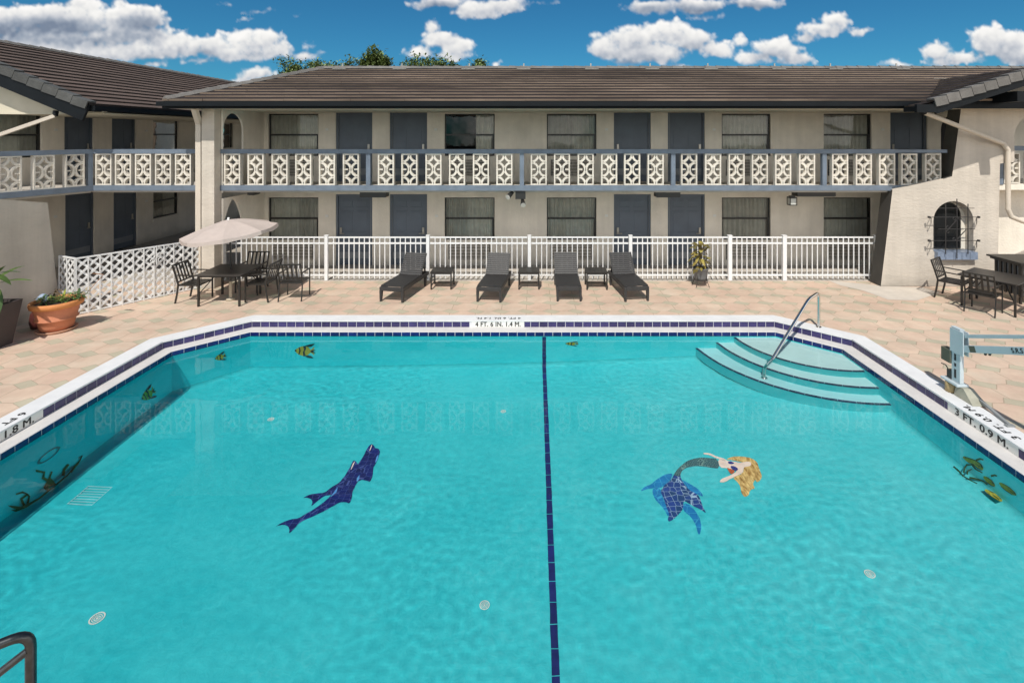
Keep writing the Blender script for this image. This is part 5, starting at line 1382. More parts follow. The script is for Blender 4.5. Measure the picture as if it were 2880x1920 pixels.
# ------------------------------------------------------------------ pots and plants
pot = thing('terracotta_pot', 'large round terracotta pot on a saucer beside the lattice screen', 'plant pot', (-9.50, 10.28, 0))
pc_ = Vector((-9.56, 10.28, 0))
mb = MB(); mb.lathe([(.0, .045), (.255, .045), (.275, .12), (.30, .24), (.335, .245), (.345, .26), (.312, .275), (.36, .48), (.37, .495), (.0, .495)], pc_, 40); body = obj('pot_body', mb, terra_m, pot)
mb = MB(); mb.lathe([(.372, .485), (.412, .50), (.425, .56), (.415, .60), (.385, .605), (.375, .56), (.37, .53)], pc_, 40); obj('rim', mb, terra_rim, pot)
mb = MB(); mb.lathe([(0, .0), (.29, 0), (.33, .05), (.32, .055), (.28, .02), (0, .02)], pc_, 36); obj('saucer', mb, mat('pale_terracotta', (.52, .30, .20), .8), pot)
mb = MB(); mb.lathe([(0, .56), (.20, .555), (.376, .535)], pc_, 28); obj('soil', mb, soil_m, pot)
def scatter_leaves(mb, c, r_, n, L, w, rnd, zmin=.0, zmax=.12):
    for _ in range(n):
        a = rnd.uniform(0, 2 * PI); rr = r_ * math.sqrt(rnd.random()); p = c + Vector((rr * math.cos(a), rr * math.sin(a), rnd.uniform(zmin, zmax)))
        mb.leaf(p, (math.cos(a + rnd.uniform(-1, 1)), math.sin(a + rnd.uniform(-1, 1)), rnd.uniform(-.1, .9)), L * rnd.uniform(.6, 1.3), w * rnd.uniform(.7, 1.2), rnd.uniform(.1, .7), n=3)
rnd = random.Random(21)
pl = thing('succulent_plant', 'low green trailing plants growing in the terracotta pot', 'plant', (-9.4, 10.28, .56))
mb = MB(); scatter_leaves(mb, Vector((-9.33, 10.33, .58)), .16, 150, .09, .022, rnd); scatter_leaves(mb, Vector((-9.66, 10.15, .57)), .10, 60, .07, .018, rnd); obj('foliage', mb, leaf_green, pl)
mb = MB(); scatter_leaves(mb, Vector((-9.70, 10.25, .56)), .14, 70, .10, .05, rnd); scatter_leaves(mb, Vector((-9.25, 10.42, .58)), .09, 30, .13, .05, rnd); obj('dark_foliage', mb, leaf_dark, pl)
pl = thing('bromeliad_plant', 'spiky bromeliad with curled brown leaves in the terracotta pot', 'plant', (-9.48, 10.3, .56))
mb = MB()
for a, e_, L, w in ((80, 75, .30, .06), (110, 60, .26, .05), (40, 55, .24, .05), (-30, 40, .20, .04), (200, 45, .22, .045)): mb.leaf((-9.48, 10.30, .56), (math.cos(R(a)) * math.cos(R(e_)), math.sin(R(a)) * math.cos(R(e_)), math.sin(R(e_))), L, w, .15)
obj('rosette', mb, mat('lime_leaf', (.30, .33, .06), .5, .3, 8), pl)
mb = MB(); mb.leaf((-9.52, 10.30, .70), (-.9, .1, .55), .36, .055, .7, n=8); mb.leaf((-9.50, 10.32, .75), (-.8, .25, .9), .42, .05, 1.2, n=8); mb.leaf((-9.50, 10.28, .62), (-.7, -.3, .2), .26, .03, .3); mb.tube([(-9.50, 10.30, .56), (-9.52, 10.30, .72), (-9.62, 10.31, .80)], .010, 6); obj('dry_leaf', mb, mat('brown_leaf', (.13, .09, .05), .8, .3, 8), pl)
mb = MB(); mb.leaf((-9.02, 10.75, .98), (-1, .1, .12), .30, .05, .05); mb.tube([(-9.22, 10.5, .6), (-9.08, 10.65, .85), (-9.02, 10.75, .98)], .006, 5); obj('orange_leaf', mb, leaf_dry, pl)

tp = thing('tall_planter', 'tall tapered dark planter at the deck edge beside the terracotta pot', 'planter', (-10.02, 9.42, 0))
c = Vector((-10.02, 9.42, 0)); mb = MB()
def sq(h, z): return [c + Vector((-h, -h, z)), c + Vector((h, -h, z)), c + Vector((h, h, z)), c + Vector((-h, h, z))]
a, b, d, e_ = sq(.22, 0), sq(.32, .80), sq(.29, .80), sq(.28, .74)
mb.add(a + b + d + e_, [(i, (i + 1) % 4, 4 + (i + 1) % 4, 4 + i) for i in range(4)] + [(4 + i, 4 + (i + 1) % 4, 8 + (i + 1) % 4, 8 + i) for i in range(4)] + [(8 + i, 8 + (i + 1) % 4, 12 + (i + 1) % 4, 12 + i) for i in range(4)] + [(3, 2, 1, 0)])
obj('planter_body', mb, planter_m, tp); mb = MB(); mb.poly(sq(.285, .75)); obj('soil', mb, soil_m, tp)
pl = thing('ginger_plant', 'broad leaved green plant growing in the tall dark planter', 'plant', (-10.02, 9.42, .75))
mb = MB(); rnd = random.Random(5)
for k, (a, e_, L, w, h0) in enumerate(((20, 22, .62, .13, .40), (-30, 10, .5, .14, .35), (70, 40, .6, .12, .45), (150, 30, .55, .12, .3), (-80, 15, .5, .13, .3), (230, 35, .5, .12, .4), (0, 60, .5, .1, .5), (110, 70, .5, .1, .5), (-10, -5, .45, .12, .62))):
    base_ = c + Vector((math.cos(R(a)) * .08, math.sin(R(a)) * .08, .75 + h0)); mb.leaf(base_, (math.cos(R(a)) * math.cos(R(e_)), math.sin(R(a)) * math.cos(R(e_)), math.sin(R(e_))), L, w, .35, n=7)
obj('leaves', mb, leaf_green, pl)
mb = MB(); mb.leaf(c + Vector((.1, .05, 1.35)), (.7, .3, .2), .36, .09, .3); mb.leaf(c + Vector((.12, .0, 1.12)), (.6, -.4, -.5), .4, .16, .6); mb.leaf(c + Vector((.05, .0, 1.15)), (.3, -.5, -.2), .3, .2, .6); obj('dark_leaves', mb, leaf_dark, pl)
mb = MB()
for a in (20, -30, 70, 150, -80, 230, 0): mb.tube([c + Vector((0, 0, .74)), c + Vector((math.cos(R(a)) * .05, math.sin(R(a)) * .05, .95)), c + Vector((math.cos(R(a)) * .08, math.sin(R(a)) * .08, 1.2))], .009, 6)
obj('stems', mb, leaf_dark, pl)

gn = thing('garden_ornament', 'small red brown garden figurine behind the terracotta pot', 'ornament', (-10.02, 10.45, 0))
c = Vector((-10.02, 10.45, 0)); mb = MB(); mb.lathe([(0, 0), (.17, 0), (.20, .12), (.18, .28), (.12, .40), (.11, .43), (0, .45)], c, 18); obj('figurine_body', mb, gnome_red, gn)
mb = MB(); mb.lathe([(0, .40), (.08, .41), (.105, .48), (.08, .55), (0, .57)], c + Vector((.02, -.04, 0)), 16); obj('head', mb, gnome_pale, gn)
mb = MB(); mb.lathe([(.11, .52), (.125, .54), (.10, .60), (.05, .66), (0, .68)], c + Vector((.03, -.01, 0)), 16); obj('cap', mb, gnome_blue, gn)
mb = MB(); mb.lathe([(0, -.09), (.06, -.06), (.075, 0), (.05, .06), (0, .09)], c + Vector((.10, -.16, .22)), 12); obj('belly_emblem', mb, gnome_pale, gn)

ur = thing('grey_urn', 'grey metal urn on a wire stand in front of the white fence', 'plant pot', (4.30, 13.30, 0))
c = Vector((4.30, 13.30, 0)); mb = MB(); mb.lathe([(0, .17), (.14, .17), (.155, .22), (.19, .44), (.205, .455), (.205, .475), (.18, .475), (.175, .45), (0, .44)], c, 24); obj('urn_body', mb, urn_m, ur)
mb = MB(); mb.disc(c + Vector((0, 0, .455)), .176); obj('soil', mb, soil_m, ur)
mb = MB()
for k in range(10): mb.tube([c + Vector((.158 * math.cos(t), .158 * math.sin(t), .16)) for t in (2 * PI * k / 10, 2 * PI * (k + 1) / 10)], .008, 6)
for k in range(4):
    a = PI / 4 + k * PI / 2; mb.tube([c + Vector((.15 * math.cos(a), .15 * math.sin(a), .42)), c + Vector((.17 * math.cos(a), .17 * math.sin(a), .16)), c + Vector((.24 * math.cos(a), .24 * math.sin(a), .0))], .008, 6)
obj('wire_stand', mb, black_metal, ur)
cr = thing('croton_plant', 'yellow green and bronze leafy croton growing in the grey urn', 'plant', (4.30, 13.30, .45))
mb = MB(); rnd = random.Random(11)
for k in range(58):
    z = rnd.uniform(.0, .60); a = rnd.uniform(0, 2 * PI); r_ = .05 + .05 * rnd.random(); e_ = rnd.uniform(-.3, 1.1)
    mb.leaf(c + Vector((r_ * math.cos(a), r_ * math.sin(a), .48 + z)), (math.cos(a), math.sin(a), e_), rnd.uniform(.16, .30), rnd.uniform(.08, .14), rnd.uniform(.2, .9), n=4)
obj('leaves', mb, leaf_croton, cr)
mb = MB()
for a in (0, 2.1, 4.2): mb.tube([c + Vector((0, 0, .45)), c + Vector((.04 * math.cos(a), .04 * math.sin(a), .8)), c + Vector((.07 * math.cos(a), .07 * math.sin(a), 1.1))], .011, 6)
obj('stems', mb, bark_m, cr)

# ------------------------------------------------------------------ handrails and pool lift
def bend(pts, r_=.10, n=6):
    out = [Vector(pts[0])]
    for i in range(1, len(pts) - 1):
        p0, p1, p2 = Vector(pts[i - 1]), Vector(pts[i]), Vector(pts[i + 1])
        a = p1 + (p0 - p1).normalized() * min(r_, (p0 - p1).length * .45); b = p1 + (p2 - p1).normalized() * min(r_, (p2 - p1).length * .45)
        for k in range(n + 1):
            t = k / n; out.append(a * (1 - t) ** 2 + p1 * 2 * t * (1 - t) + b * t * t)
    out.append(Vector(pts[-1])); return out
h = thing('step_handrail', 'polished steel handrail over the curved pool steps', 'handrail', (5.75, 10.42, 0))
mb = MB(); mb.tube(bend([(5.76, 10.42, 0), (5.76, 10.42, .71), (5.42, 10.16, .66), (4.38, 9.45, -.21), (4.16, 9.29, -.42), (4.14, 9.27, ZT[2] + .01)], .12), .029, 14); obj('rail', mb, chrome_m, h)
mb = MB(); mb.lathe([(0, .03), (.035, .03), (.055, .012), (.055, .012), (0, .012)], (5.76, 10.42, 0), 16); obj('escutcheon', mb, chrome_m, h)
mb = MB(); mb.lathe([(0, .02), (.05, .02), (.06, 0), (0, 0)], (4.14, 9.27, ZT[2] + .002), 14); obj('foot_plate', mb, chrome_m, h)
h = thing('ladder_handrail', 'dark steel double handrail at the near pool corner by the frame edge', 'handrail', (-3.04, 3.1, 0))
mb = MB(); mb.tube(bend([(-3.04, 3.1, 0), (-3.04, 3.1, .905), (-3.55, 2.75, .905), (-4.1, 2.5, .905), (-4.1, 2.5, 0)], .09), .027, 14); obj('rail', mb, dark_steel, h)
mb = MB(); mb.tube([(-3.05, 3.09, .80), (-3.5, 2.78, .52), (-4.0, 2.55, .22)], .022, 12); obj('brace_rail', mb, dark_steel, h)

lf = thing('pool_lift', 'pale grey pool access lift with horizontal arms on the right coping', 'pool lift', (6.33, 7.77, 0))
B = Vector((6.34, 7.72, 0))
def L(x, y, z): return B + Vector((x, y, z))
def lbox(a, b, M=None): return MB().box(*[v for p in zip(L(*a), L(*b)) for v in p])
obj('mast', lbox((-.03, -.10, .20), (.03, .06, 1.0)), lift_white, lf, bevel=.008)
obj('top_cap', lbox((-.034, -.104, 1.0005), (.034, .064, 1.012)), lift_white, lf)
mb = MB(); mb.box(*[v for p in zip(L(-.045, -.17, .64), L(-.031, .07, .99)) for v in p]); mb.box(*[v for p in zip(L(.031, -.17, .64), L(.045, .07, .99)) for v in p]); obj('arm_bracket', mb, lift_white, lf)
sl2 = .385
def arm_bar(y0, y1, z, w, h): 
    m_ = MB(); return m_.bar(L(0, y0, z + (-.11 - y0) * sl2), L(0, y1, z + (-.11 - y1) * sl2), w, h)
obj('upper_arm', arm_bar(-.115, -2.2, .92, .045, .05), lift_white, lf, bevel=.005)
arm = obj('lower_arm', arm_bar(-.115, -2.2, .735, .055, .10), lift_white, lf, bevel=.006)
obj('warning_label', arm_bar(-.26, -.36, .735, .058, .085), olive_m, arm)
ux = Vector((0, -1, sl2)).normalized(); uz = Vector((0, sl2, 1)).normalized(); ctr = L(-.0285, -1.0, .735 + .89 * sl2)
Mt = Matrix(((0, 0, -1, ctr.x), (ux.y, uz.y, 0, ctr.y), (ux.z, uz.z, 0, ctr.z), (0, 0, 0, 1)))
mb = MB(); text_mesh(mb, 'S.R.S', .085, Mt, 0, .03); obj('arm_lettering', mb, text_m, arm, recalc=False)
for y in (-.50, -.57):
    z = .735 + (-.11 - y) * sl2 - .05; mb = MB(); mb.tube([L(0, y, z), L(0, y + .01, z - .028)], .016, 8); obj('bolt', mb, black_metal, arm)
mb = MB()
for z0, z1 in ((.52, .62), (.43, .48), (.26, .39)): mb.box(*[v for p in zip(L(-.0325, -.03, z0), L(-.0305, .005, z1)) for v in p])
obj('warning_strip', mb, text_m, lf)
obj('battery_cover', lbox((-.05, .0605, .44), (.05, .235, .64)), olive_m, lf, bevel=.006)
mb = MB(); mb.tube([L(-.02, .26, .36), L(-.02, .18, .37), L(-.02, .10, .30)], .008, 6); mb.box(*[v for p in zip(L(-.035, .0605, .21), L(.035, .14, .33)) for v in p]); obj('motor', mb, black_metal, lf)
obj('base_plate', lbox((-.09, -.12, .165), (.09, .20, .1995)), lift_white, lf, bevel=.008)
mb = MB(); mb.lathe([(0, .016), (.085, .016), (.08, .16), (0, .164)], L(-.01, .08, 0), 16); obj('socket', mb, mat('worn_brass', (.34, .25, .12), .55, .3, 12), lf)
mb = MB(); mb.add([L(-.06, -.36, .014), L(.16, -.36, .014), L(.16, -.02, .014), L(-.06, -.02, .014), L(-.03, -.16, .164), L(.12, -.16, .164), L(.12, -.03, .164), L(-.03, -.03, .164)], [(3, 2, 1, 0), (4, 5, 6, 7), (0, 1, 5, 4), (1, 2, 6, 5), (2, 3, 7, 6), (3, 0, 4, 7)]); obj('ballast_wedge', mb, mat('grey_ballast', (.34, .33, .26), .8, .15, 6), lf)
mb = MB(); mb.bar(L(.10, -.30, .07), L(.0, -.86, .03), .04, .03); mb.bar(L(-.05, -.86, .022), L(.06, -.86, .022), .05, .02); obj('outrigger', mb, mat('grey_steel', (.25, .26, .26), .5, .1), lf)

# ------------------------------------------------------------------ trees beyond the roof
def tree(px, py, Y, rw, rh, label, seed, dens=1.0):
    rnd = random.Random(seed); x = SX(px, Y); zt = SZ(py, Y)
    t = thing('tree', label, 'tree', (x, Y, 0), 0, 'trees beyond the roof ridge')
    zc = zt - rh
    mb = MB(); mb.tube([(x, Y, -.05), (x + .1, Y, zc * .4), (x - .05, Y, zc * .75), (x, Y, zc)], [.22, .17, .13, .08], 10); obj('trunk', mb, bark_m, t)
    lm = MB(); cr_ = MB()
    for k in range(int(34 * dens)):
        a = rnd.uniform(0, 2 * PI); e_ = rnd.uniform(-.5, 1.0); rr = rnd.uniform(.45, 1.0)
        tip = Vector((x + math.cos(a) * rw * rr * math.sqrt(max(0, 1 - e_ * e_ * .7)), Y + math.sin(a) * rw * rr * .7, zc + e_ * rh * rr))
        lm.tube([(x, Y, zc - rh * .5), Vector((x, Y, zc - rh * .2)).lerp(tip, .6) + Vector((0, 0, .1)), tip], [.05, .03, .012], 5)
        cl = rnd.uniform(.22, .42) * rh / 1.2
        for j in range(120):
            o_ = Vector((rnd.gauss(0, 1), rnd.gauss(0, 1), rnd.gauss(0, .8))) * cl * .55
            d = Vector((rnd.uniform(-1, 1), rnd.uniform(-1, 1), rnd.uniform(-.4, 1)))
            if d.length < .1: continue
            cr_.leaf(tip + o_, d, rnd.uniform(.13, .26), rnd.uniform(.06, .11), .2, n=2)
    obj('limbs', lm, bark_m, t); obj('crown', cr_, crown_m, t)
tree(695, 127, 27, 1.25, 1.3, 'sparse treetop at the hip end of the main roof', 1)
tree(772, 128, 29, 1.5, 1.3, 'low spreading treetop second along the roof ridge', 2)
tree(862, 115, 27, .82, 1.2, 'dense rounded treetop standing tallest above the roof', 3, 1.5)
tree(975, 116, 27, 1.2, 1.4, 'open feathery treetop in front of the small white cloud', 4)
tree(1070, 134, 27, 1.25, 1.0, 'lowest treetop barely showing over the roof ridge', 5)

# ------------------------------------------------------------------ sky, sun, camera
world = bpy.data.worlds.new('World'); scene.world = world; world.use_nodes = True
nt = world.node_tree; nt.nodes.clear()
out = node(nt, 'ShaderNodeOutputWorld'); bg = node(nt, 'ShaderNodeBackground'); nt.links.new(bg.outputs[0], out.inputs[0])
Ld = Vector((.13, .70, -1.0)).normalized()       # direction the light travels
sun_el = math.asin(-Ld.z); sun_rot = math.atan2(-Ld.x, -Ld.y)
sky = node(nt, 'ShaderNodeTexSky', sky_type='NISHITA'); sky.sun_disc = False; sky.sun_elevation = sun_el; sky.sun_rotation = sun_rot
sky.air_density = 1.0; sky.dust_density = 0.2; sky.ozone_density = 4.0; sky.altitude = 200
tc = node(nt, 'ShaderNodeTexCoord')
sp = node(nt, 'ShaderNodeSeparateXYZ'); nt.links.new(tc.outputs['Generated'], sp.inputs[0])
az = math_node(nt, 'ARCTAN2', sp.outputs[0], sp.outputs[1]); el = math_node(nt, 'ARCSINE', sp.outputs[2])
P2 = node(nt, 'ShaderNodeCombineXYZ'); nt.links.new(az, P2.inputs[0]); nt.links.new(el, P2.inputs[1])
# unseen cloud band added low behind and beside the camera to fill shade
nz = node(nt, 'ShaderNodeTexNoise'); nz.inputs['Scale'].default_value = 3.2; nz.inputs['Detail'].default_value = 4
nt.links.new(tc.outputs['Generated'], nz.inputs['Vector'])
cv = node(nt, 'ShaderNodeMapRange', interpolation_type='SMOOTHSTEP'); cv.inputs['From Min'].default_value = .40; cv.inputs['From Max'].default_value = .56; nt.links.new(nz.outputs['Fac'], cv.inputs['Value'])
bk = node(nt, 'ShaderNodeMapRange', interpolation_type='SMOOTHSTEP'); bk.inputs['From Min'].default_value = .50; bk.inputs['From Max'].default_value = .10; nt.links.new(sp.outputs[1], bk.inputs['Value'])
lo = node(nt, 'ShaderNodeMapRange', interpolation_type='SMOOTHSTEP'); lo.inputs['From Min'].default_value = .66; lo.inputs['From Max'].default_value = .28; nt.links.new(sp.outputs[2], lo.inputs['Value'])
cmask = math_node(nt, 'MULTIPLY', math_node(nt, 'MULTIPLY', cv.outputs['Result'], bk.outputs['Result']), lo.outputs['Result'])
SKY = .13
tint = node(nt, 'ShaderNodeMix', data_type='RGBA', blend_type='MULTIPLY'); tint.inputs[0].default_value = 1; tint.inputs[7].default_value = (SKY * .14, SKY * .46, SKY * .58, 1); nt.links.new(sky.outputs[0], tint.inputs[6])
cmix = node(nt, 'ShaderNodeMix', data_type='RGBA'); nt.links.new(cmask, cmix.inputs[0]); nt.links.new(tint.outputs[2], cmix.inputs[6]); cmix.inputs[7].default_value = (2.05, 1.97, 1.86, 1)
nt.links.new(cmix.outputs[2], bg.inputs['Color']); bg.inputs['Strength'].default_value = 1.0

def paint_clouds(CL, x0=-160, x1=2520, y0=-260, y1=330, st=2.3, seed=3):
    rs = np.random.RandomState(seed)
    W, Hh = int((x1 - x0) / st), int((y1 - y0) / st)
    X, Y = np.meshgrid(x0 + st * (np.arange(W) + .5), y0 + st * (np.arange(Hh) + .5))
    def vnoise(cell, s):
        r = np.random.RandomState(s); gx, gy = int((x1 - x0) / cell) + 3, int((y1 - y0) / cell) + 3
        g = r.rand(gy, gx); u, v = (X - x0) / cell, (Y - y0) / cell
        i, j = u.astype(int), v.astype(int); fu, fv = u - i, v - j; fu = fu * fu * (3 - 2 * fu); fv = fv * fv * (3 - 2 * fv)
        return (g[j, i] * (1 - fu) + g[j, i + 1] * fu) * (1 - fv) + (g[j + 1, i] * (1 - fu) + g[j + 1, i + 1] * fu) * fv
    def fbm(cell, s, oct=5, gain=.55):
        a, t, o = 1.0, 0, 0
        for k in range(oct): o = o + a * (vnoise(cell / 2 ** k, s + k) - .5); t += a; a *= gain
        return o / t * 2
    wx, wy = fbm(40, 10, 6, .6) * 15, fbm(40, 30, 6, .6) * 12
    Xw, Yw = X + wx, Y + wy
    height = np.full(X.shape, -1e3); base = np.zeros(X.shape); soft = np.zeros(X.shape); cover = np.zeros(X.shape)
    for (cx, cy, w, h, kind) in CL:
        m = max(w, h) + 30
        xi0, xi1 = max(0, int((cx - m - x0) / st)), min(W, int((cx + m - x0) / st)); yi0, yi1 = max(0, int((cy - h - 34 - y0) / st)), min(Hh, int((cy + h + 34 - y0) / st))
        if xi1 <= xi0 or yi1 <= yi0: continue
        sx, sy = Xw[yi0:yi1, xi0:xi1], Yw[yi0:yi1, xi0:xi1]
        n = int(10 + 1.6 * w / max(h * .35, 5)) * (3 if kind != 'w' else 2)
        e2 = ((sx - cx) / (w * .93)) ** 2 + ((sy - cy) / (h * (.86 if kind != 'w' else .6))) ** 2
        hs = height[yi0:yi1, xi0:xi1]; core = h * .95 * np.sqrt(np.maximum(1 - e2, 0)); ins = e2 < 1
        hs[ins] = np.maximum(hs[ins], core[ins])
        np.maximum(cover[yi0:yi1, xi0:xi1], np.clip((1 - np.sqrt(e2)) * h / 12.0, 0, 1) * (.5 if kind == 'w' else 1), out=cover[yi0:yi1, xi0:xi1])
        for k in range(n):
            t = rs.uniform(-1, 1); arch = math.sqrt(max(0, 1 - t * t))
            v = rs.uniform(-1, .75) ; vv = v * arch
            r = min(h, 34) * rs.uniform(.14, .44) * (.55 + .45 * arch)
            if rs.rand() < .35: r *= .5
            px, py = cx + t * (w - r * .45), cy + vv * max(h - r * .45, 2)
            d2 = (sx - px) ** 2 + (sy - py) ** 2
            hh = .75 * np.sqrt(np.maximum(r * r - d2, 0)) + h * .72 * math.sqrt(max(0, 1 - t * t - vv * vv * .8)) 
            ins = d2 < r * r
            hs = height[yi0:yi1, xi0:xi1]; up = ins & (hh > hs)
            hs[up] = hh[up]
            cv = np.clip((1 - np.sqrt(d2) / r) * r / 10.0, 0, 1)
            np.maximum(cover[yi0:yi1, xi0:xi1], cv * (.55 if kind == 'w' else 1), out=cover[yi0:yi1, xi0:xi1])
        e = np.clip(1.25 - np.sqrt(((sx - cx) / w) ** 2 + ((sy - cy) / h) ** 2), 0, 1)
        bb = e * (.5 + .6 * np.clip((sy - cy) / h, -.8, 1)) * (1.85 if kind == 'g' else .55)
        np.maximum(base[yi0:yi1, xi0:xi1], bb, out=base[yi0:yi1, xi0:xi1])
    fill = np.where(height < -100, 0, height)
    det = fbm(20, 60, 5, .6)
    hf = fill + det * 5.5 + fbm(60, 70, 4) * 8
    def blur(a, k):
        for ax in (0, 1):
            c = np.cumsum(np.pad(a, [(k + 1, k) if i == ax else (0, 0) for i in (0, 1)], mode='edge'), axis=ax)
            a = (np.take(c, range(2 * k + 1, c.shape[ax]), axis=ax) - np.take(c, range(0, c.shape[ax] - 2 * k - 1), axis=ax)) / (2 * k + 1)
        return a
    def lam(hm, s):
        gy, gx = np.gradient(hm, st); gx, gy = gx * s, gy * s
        nz = 1 / np.sqrt(1 + gx * gx + gy * gy)
        return (gx * .12 * 1 + gy * .72 + .62) * nz          # image y is down: gy>0 where the surface rises downward = faces up
    d = .24 * lam(blur(hf, 1), .40) + .40 * lam(blur(fill, 4), .75) + .36 * lam(blur(fill, 10), 1.0)
    br = .40 + .68 * np.clip(d, 0, 1.2) - .50 * blur(base, 3) + .10 * det + .26 * fbm(64, 90, 5) - .05 + .16 * (blur(hf, 1) - blur(hf, 5)) / 6
    alpha = np.clip(blur(cover, 1) * 1.15 + det * .62 * (cover > 0) - .05, 0, 1)
    alpha = alpha * alpha * (3 - 2 * alpha)
    stops = [(0, (.20, .25, .34)), (.25, (.36, .41, .49)), (.5, (.62, .64, .68)), (.75, (.86, .855, .84)), (1, (.98, .965, .94))]
    col = np.stack([np.interp(br, [s[0] for s in stops], [s[1][c] for s in stops]) for c in range(3)], -1)
    return X, Y, col, alpha
CLOUDS = [(150, 88, 240, 30, 'g'), (385, 98, 80, 34, 'c'), (300, 40, 90, 40, 'g'), (420, 84, 34, 14, 'w'), (470, 140, 120, 12, 'w'), (-40, 50, 230, 46, 'g'), (120, 45, 200, 46, 'g'), (290, 76, 120, 30, 'g'), (190, 10, 60, 24, 'c'), (272, 6, 24, 16, 'c'), (355, 48, 26, 14, 'w'),
      (40, 112, 240, 36, 'c'), (190, 122, 190, 36, 'c'), (350, 112, 95, 34, 'c'), (280, 60, 50, 34, 'c'), (430, 112, 60, 26, 'c'), (350, 150, 60, 10, 'c'),
      (480, 108, 60, 30, 'c'), (575, 92, 85, 34, 'c'), (560, 118, 130, 32, 'c'), (640, 112, 36, 26, 'c'), (695, 132, 58, 14, 'c'), (712, 106, 18, 18, 'w'), (735, 120, 20, 8, 'w'),
      (520, 12, 32, 10, 'w'), (590, 26, 48, 13, 'w'), (565, 44, 24, 8, 'w'), (682, 36, 18, 6, 'w'),
      (993, 62, 26, 20, 'c'), (1010, 92, 52, 28, 'c'), (1050, 108, 44, 26, 'c'), (965, 122, 46, 18, 'c'), (1040, 128, 58, 16, 'c'),
      (1010, 6, 80, 20, 'g'), (1095, 26, 70, 28, 'c'), (1160, 14, 60, 24, 'c'), (590, 172, 48, 20, 'c'), (560, 186, 56, 12, 'c'),
      (1400, 112, 52, 38, 'c'), (1460, 88, 70, 38, 'c'), (1530, 72, 76, 36, 'c'), (1480, 122, 115, 32, 'c'), (1590, 92, 66, 34, 'c'), (1650, 116, 48, 24, 'c'), (1372, 86, 20, 10, 'c'), (1440, 145, 60, 10, 'c'),
      (1702, 100, 18, 18, 'c'), (1785, 116, 70, 32, 'c'), (1830, 138, 54, 20, 'c'), (1730, 136, 60, 20, 'c'), (1790, 146, 95, 10, 'c'),
      (1500, 16, 90, 20, 'g'), (1600, 12, 90, 24, 'g'), (1730, 6, 90, 20, 'g'), (1620, 40, 50, 11, 'w'), (1245, 4, 60, 12, 'w'), (1175, 14, 22, 14, 'w'),
      (1890, 70, 70, 24, 'c'), (1920, 50, 44, 24, 'c'), (1975, 73, 36, 12, 'c'), (1850, 86, 34, 14, 'c'),
      (2060, 149, 50, 12, 'c'), (2150, 116, 40, 26, 'c'), (2190, 138, 84, 22, 'c'), (2270, 84, 54, 30, 'c'), (2310, 102, 94, 38, 'c'), (2370, 125, 100, 38, 'c'), (2500, 110, 110, 50, 'c'), (1565, 150, 42, 11, 'c'), (1440, 156, 36, 7, 'c'), (1137, 148, 13, 11, 'c'), (2000, 153, 20, 6, 'c'), (1260, 158, 24, 5, 'c'),
      (-130, 110, 120, 50, 'c'), (300, -120, 200, 50, 'g'), (1000, -160, 180, 60, 'c'), (1900, -140, 220, 60, 'c'), (2400, -60, 90, 40, 'c')]


SKX, SKY_, SKC, SKA = paint_clouds(CLOUDS)
hh_, ww_ = SKX.shape
du, dv = (SKX - CX) / F, (CY - SKY_) / F
nn_ = 900.0 / np.sqrt(1 + du * du + dv * dv)
co_ = np.stack([du * nn_, nn_, dv * nn_ + H], -1).reshape(-1, 3).astype('f4')
idx = np.arange(hh_ * ww_).reshape(hh_, ww_)
qd = np.stack([idx[:-1, :-1], idx[1:, :-1], idx[1:, 1:], idx[:-1, 1:]], -1).reshape(-1, 4)
am = SKA; keep = (np.maximum.reduce([am[:-1, :-1], am[1:, :-1], am[1:, 1:], am[:-1, 1:]]).reshape(-1) > .004)
qd = qd[keep]
used = np.unique(qd); remap = np.full(hh_ * ww_, -1); remap[used] = np.arange(len(used)); qd = remap[qd]; co_ = co_[used]
me = bpy.data.meshes.new('sky'); me.vertices.add(len(co_)); me.vertices.foreach_set('co', co_.ravel())
me.loops.add(qd.size); me.loops.foreach_set('vertex_index', qd.ravel().astype('i4')); me.polygons.add(len(qd)); me.polygons.foreach_set('loop_start', (np.arange(len(qd)) * 4).astype('i4'))
me.update(calc_edges=True)
at = me.attributes.new('cloud', 'FLOAT_COLOR', 'POINT')
at.data.foreach_set('color', np.concatenate([SKC.reshape(-1, 3), SKA.reshape(-1, 1)], 1)[used].astype('f4').ravel())
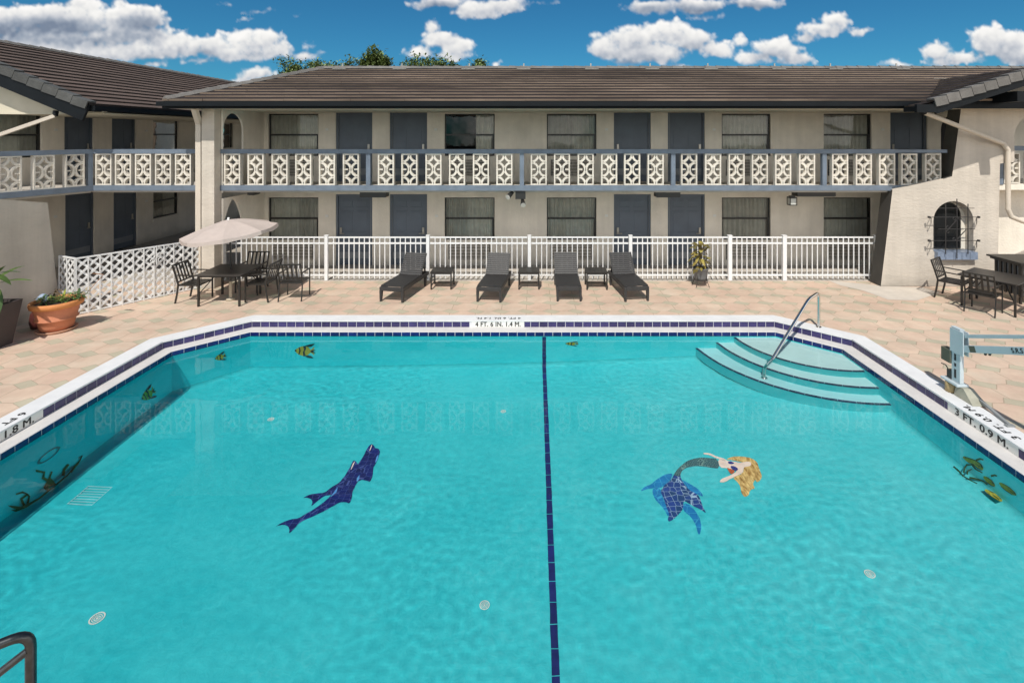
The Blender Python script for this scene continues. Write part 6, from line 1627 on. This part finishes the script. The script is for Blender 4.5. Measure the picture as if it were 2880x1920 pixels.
cmx = bpy.data.materials.new('cumulus_cloud'); cmx.use_nodes = True; nt = cmx.node_tree; nt.nodes.clear()
mo = node(nt, 'ShaderNodeOutputMaterial'); av = node(nt, 'ShaderNodeAttribute', attribute_name='cloud'); em = node(nt, 'ShaderNodeEmission'); trn = node(nt, 'ShaderNodeBsdfTransparent'); mxs = node(nt, 'ShaderNodeMixShader')
nt.links.new(av.outputs['Color'], em.inputs['Color']); nt.links.new(av.outputs['Alpha'], mxs.inputs[0]); nt.links.new(trn.outputs[0], mxs.inputs[1]); nt.links.new(em.outputs[0], mxs.inputs[2]); nt.links.new(mxs.outputs[0], mo.inputs['Surface'])
cmx.cycles.emission_sampling = 'NONE'
me.materials.append(cmx)
skyo = bpy.data.objects.new('sky', me); COL.objects.link(skyo); skyo['kind'] = 'structure'

sl_ = bpy.data.lights.new('sun', 'SUN'); sl_.energy = 4.3; sl_.angle = R(.53); sl_.color = (1.0, .955, .88)
so = bpy.data.objects.new('sun', sl_); COL.objects.link(so); so.rotation_euler = Ld.to_track_quat('-Z', 'Y').to_euler(); so.location = (0, -10, 20)

cam = bpy.data.cameras.new('camera'); co = bpy.data.objects.new('camera', cam); COL.objects.link(co); scene.camera = co
co.location = (0, 0, H); co.rotation_euler = (R(90), 0, 0)
cam.sensor_fit = 'HORIZONTAL'; cam.sensor_width = 36; cam.lens = 36 * F / 2352; cam.shift_x = (1176 - CX) / 2352; cam.shift_y = -(784 - CY) / 2352
cam.clip_start = .1; cam.clip_end = 2000
scene.view_settings.view_transform = 'Standard'; scene.view_settings.look = 'None'; scene.view_settings.exposure = 0
cy = scene.cycles
cy.max_bounces = 10; cy.transparent_max_bounces = 16; cy.diffuse_bounces = 4; cy.glossy_bounces = 4; cy.use_denoising = True
sl_.cycles.is_caustics_light = True
for o in bpy.data.objects:
    if o.type == 'MESH' and top_of(o).name.split('.')[0] in ('swimming_pool', 'step_handrail'): o.cycles.is_caustics_receiver = True
cy.caustics_refractive = True; cy.caustics_reflective = False
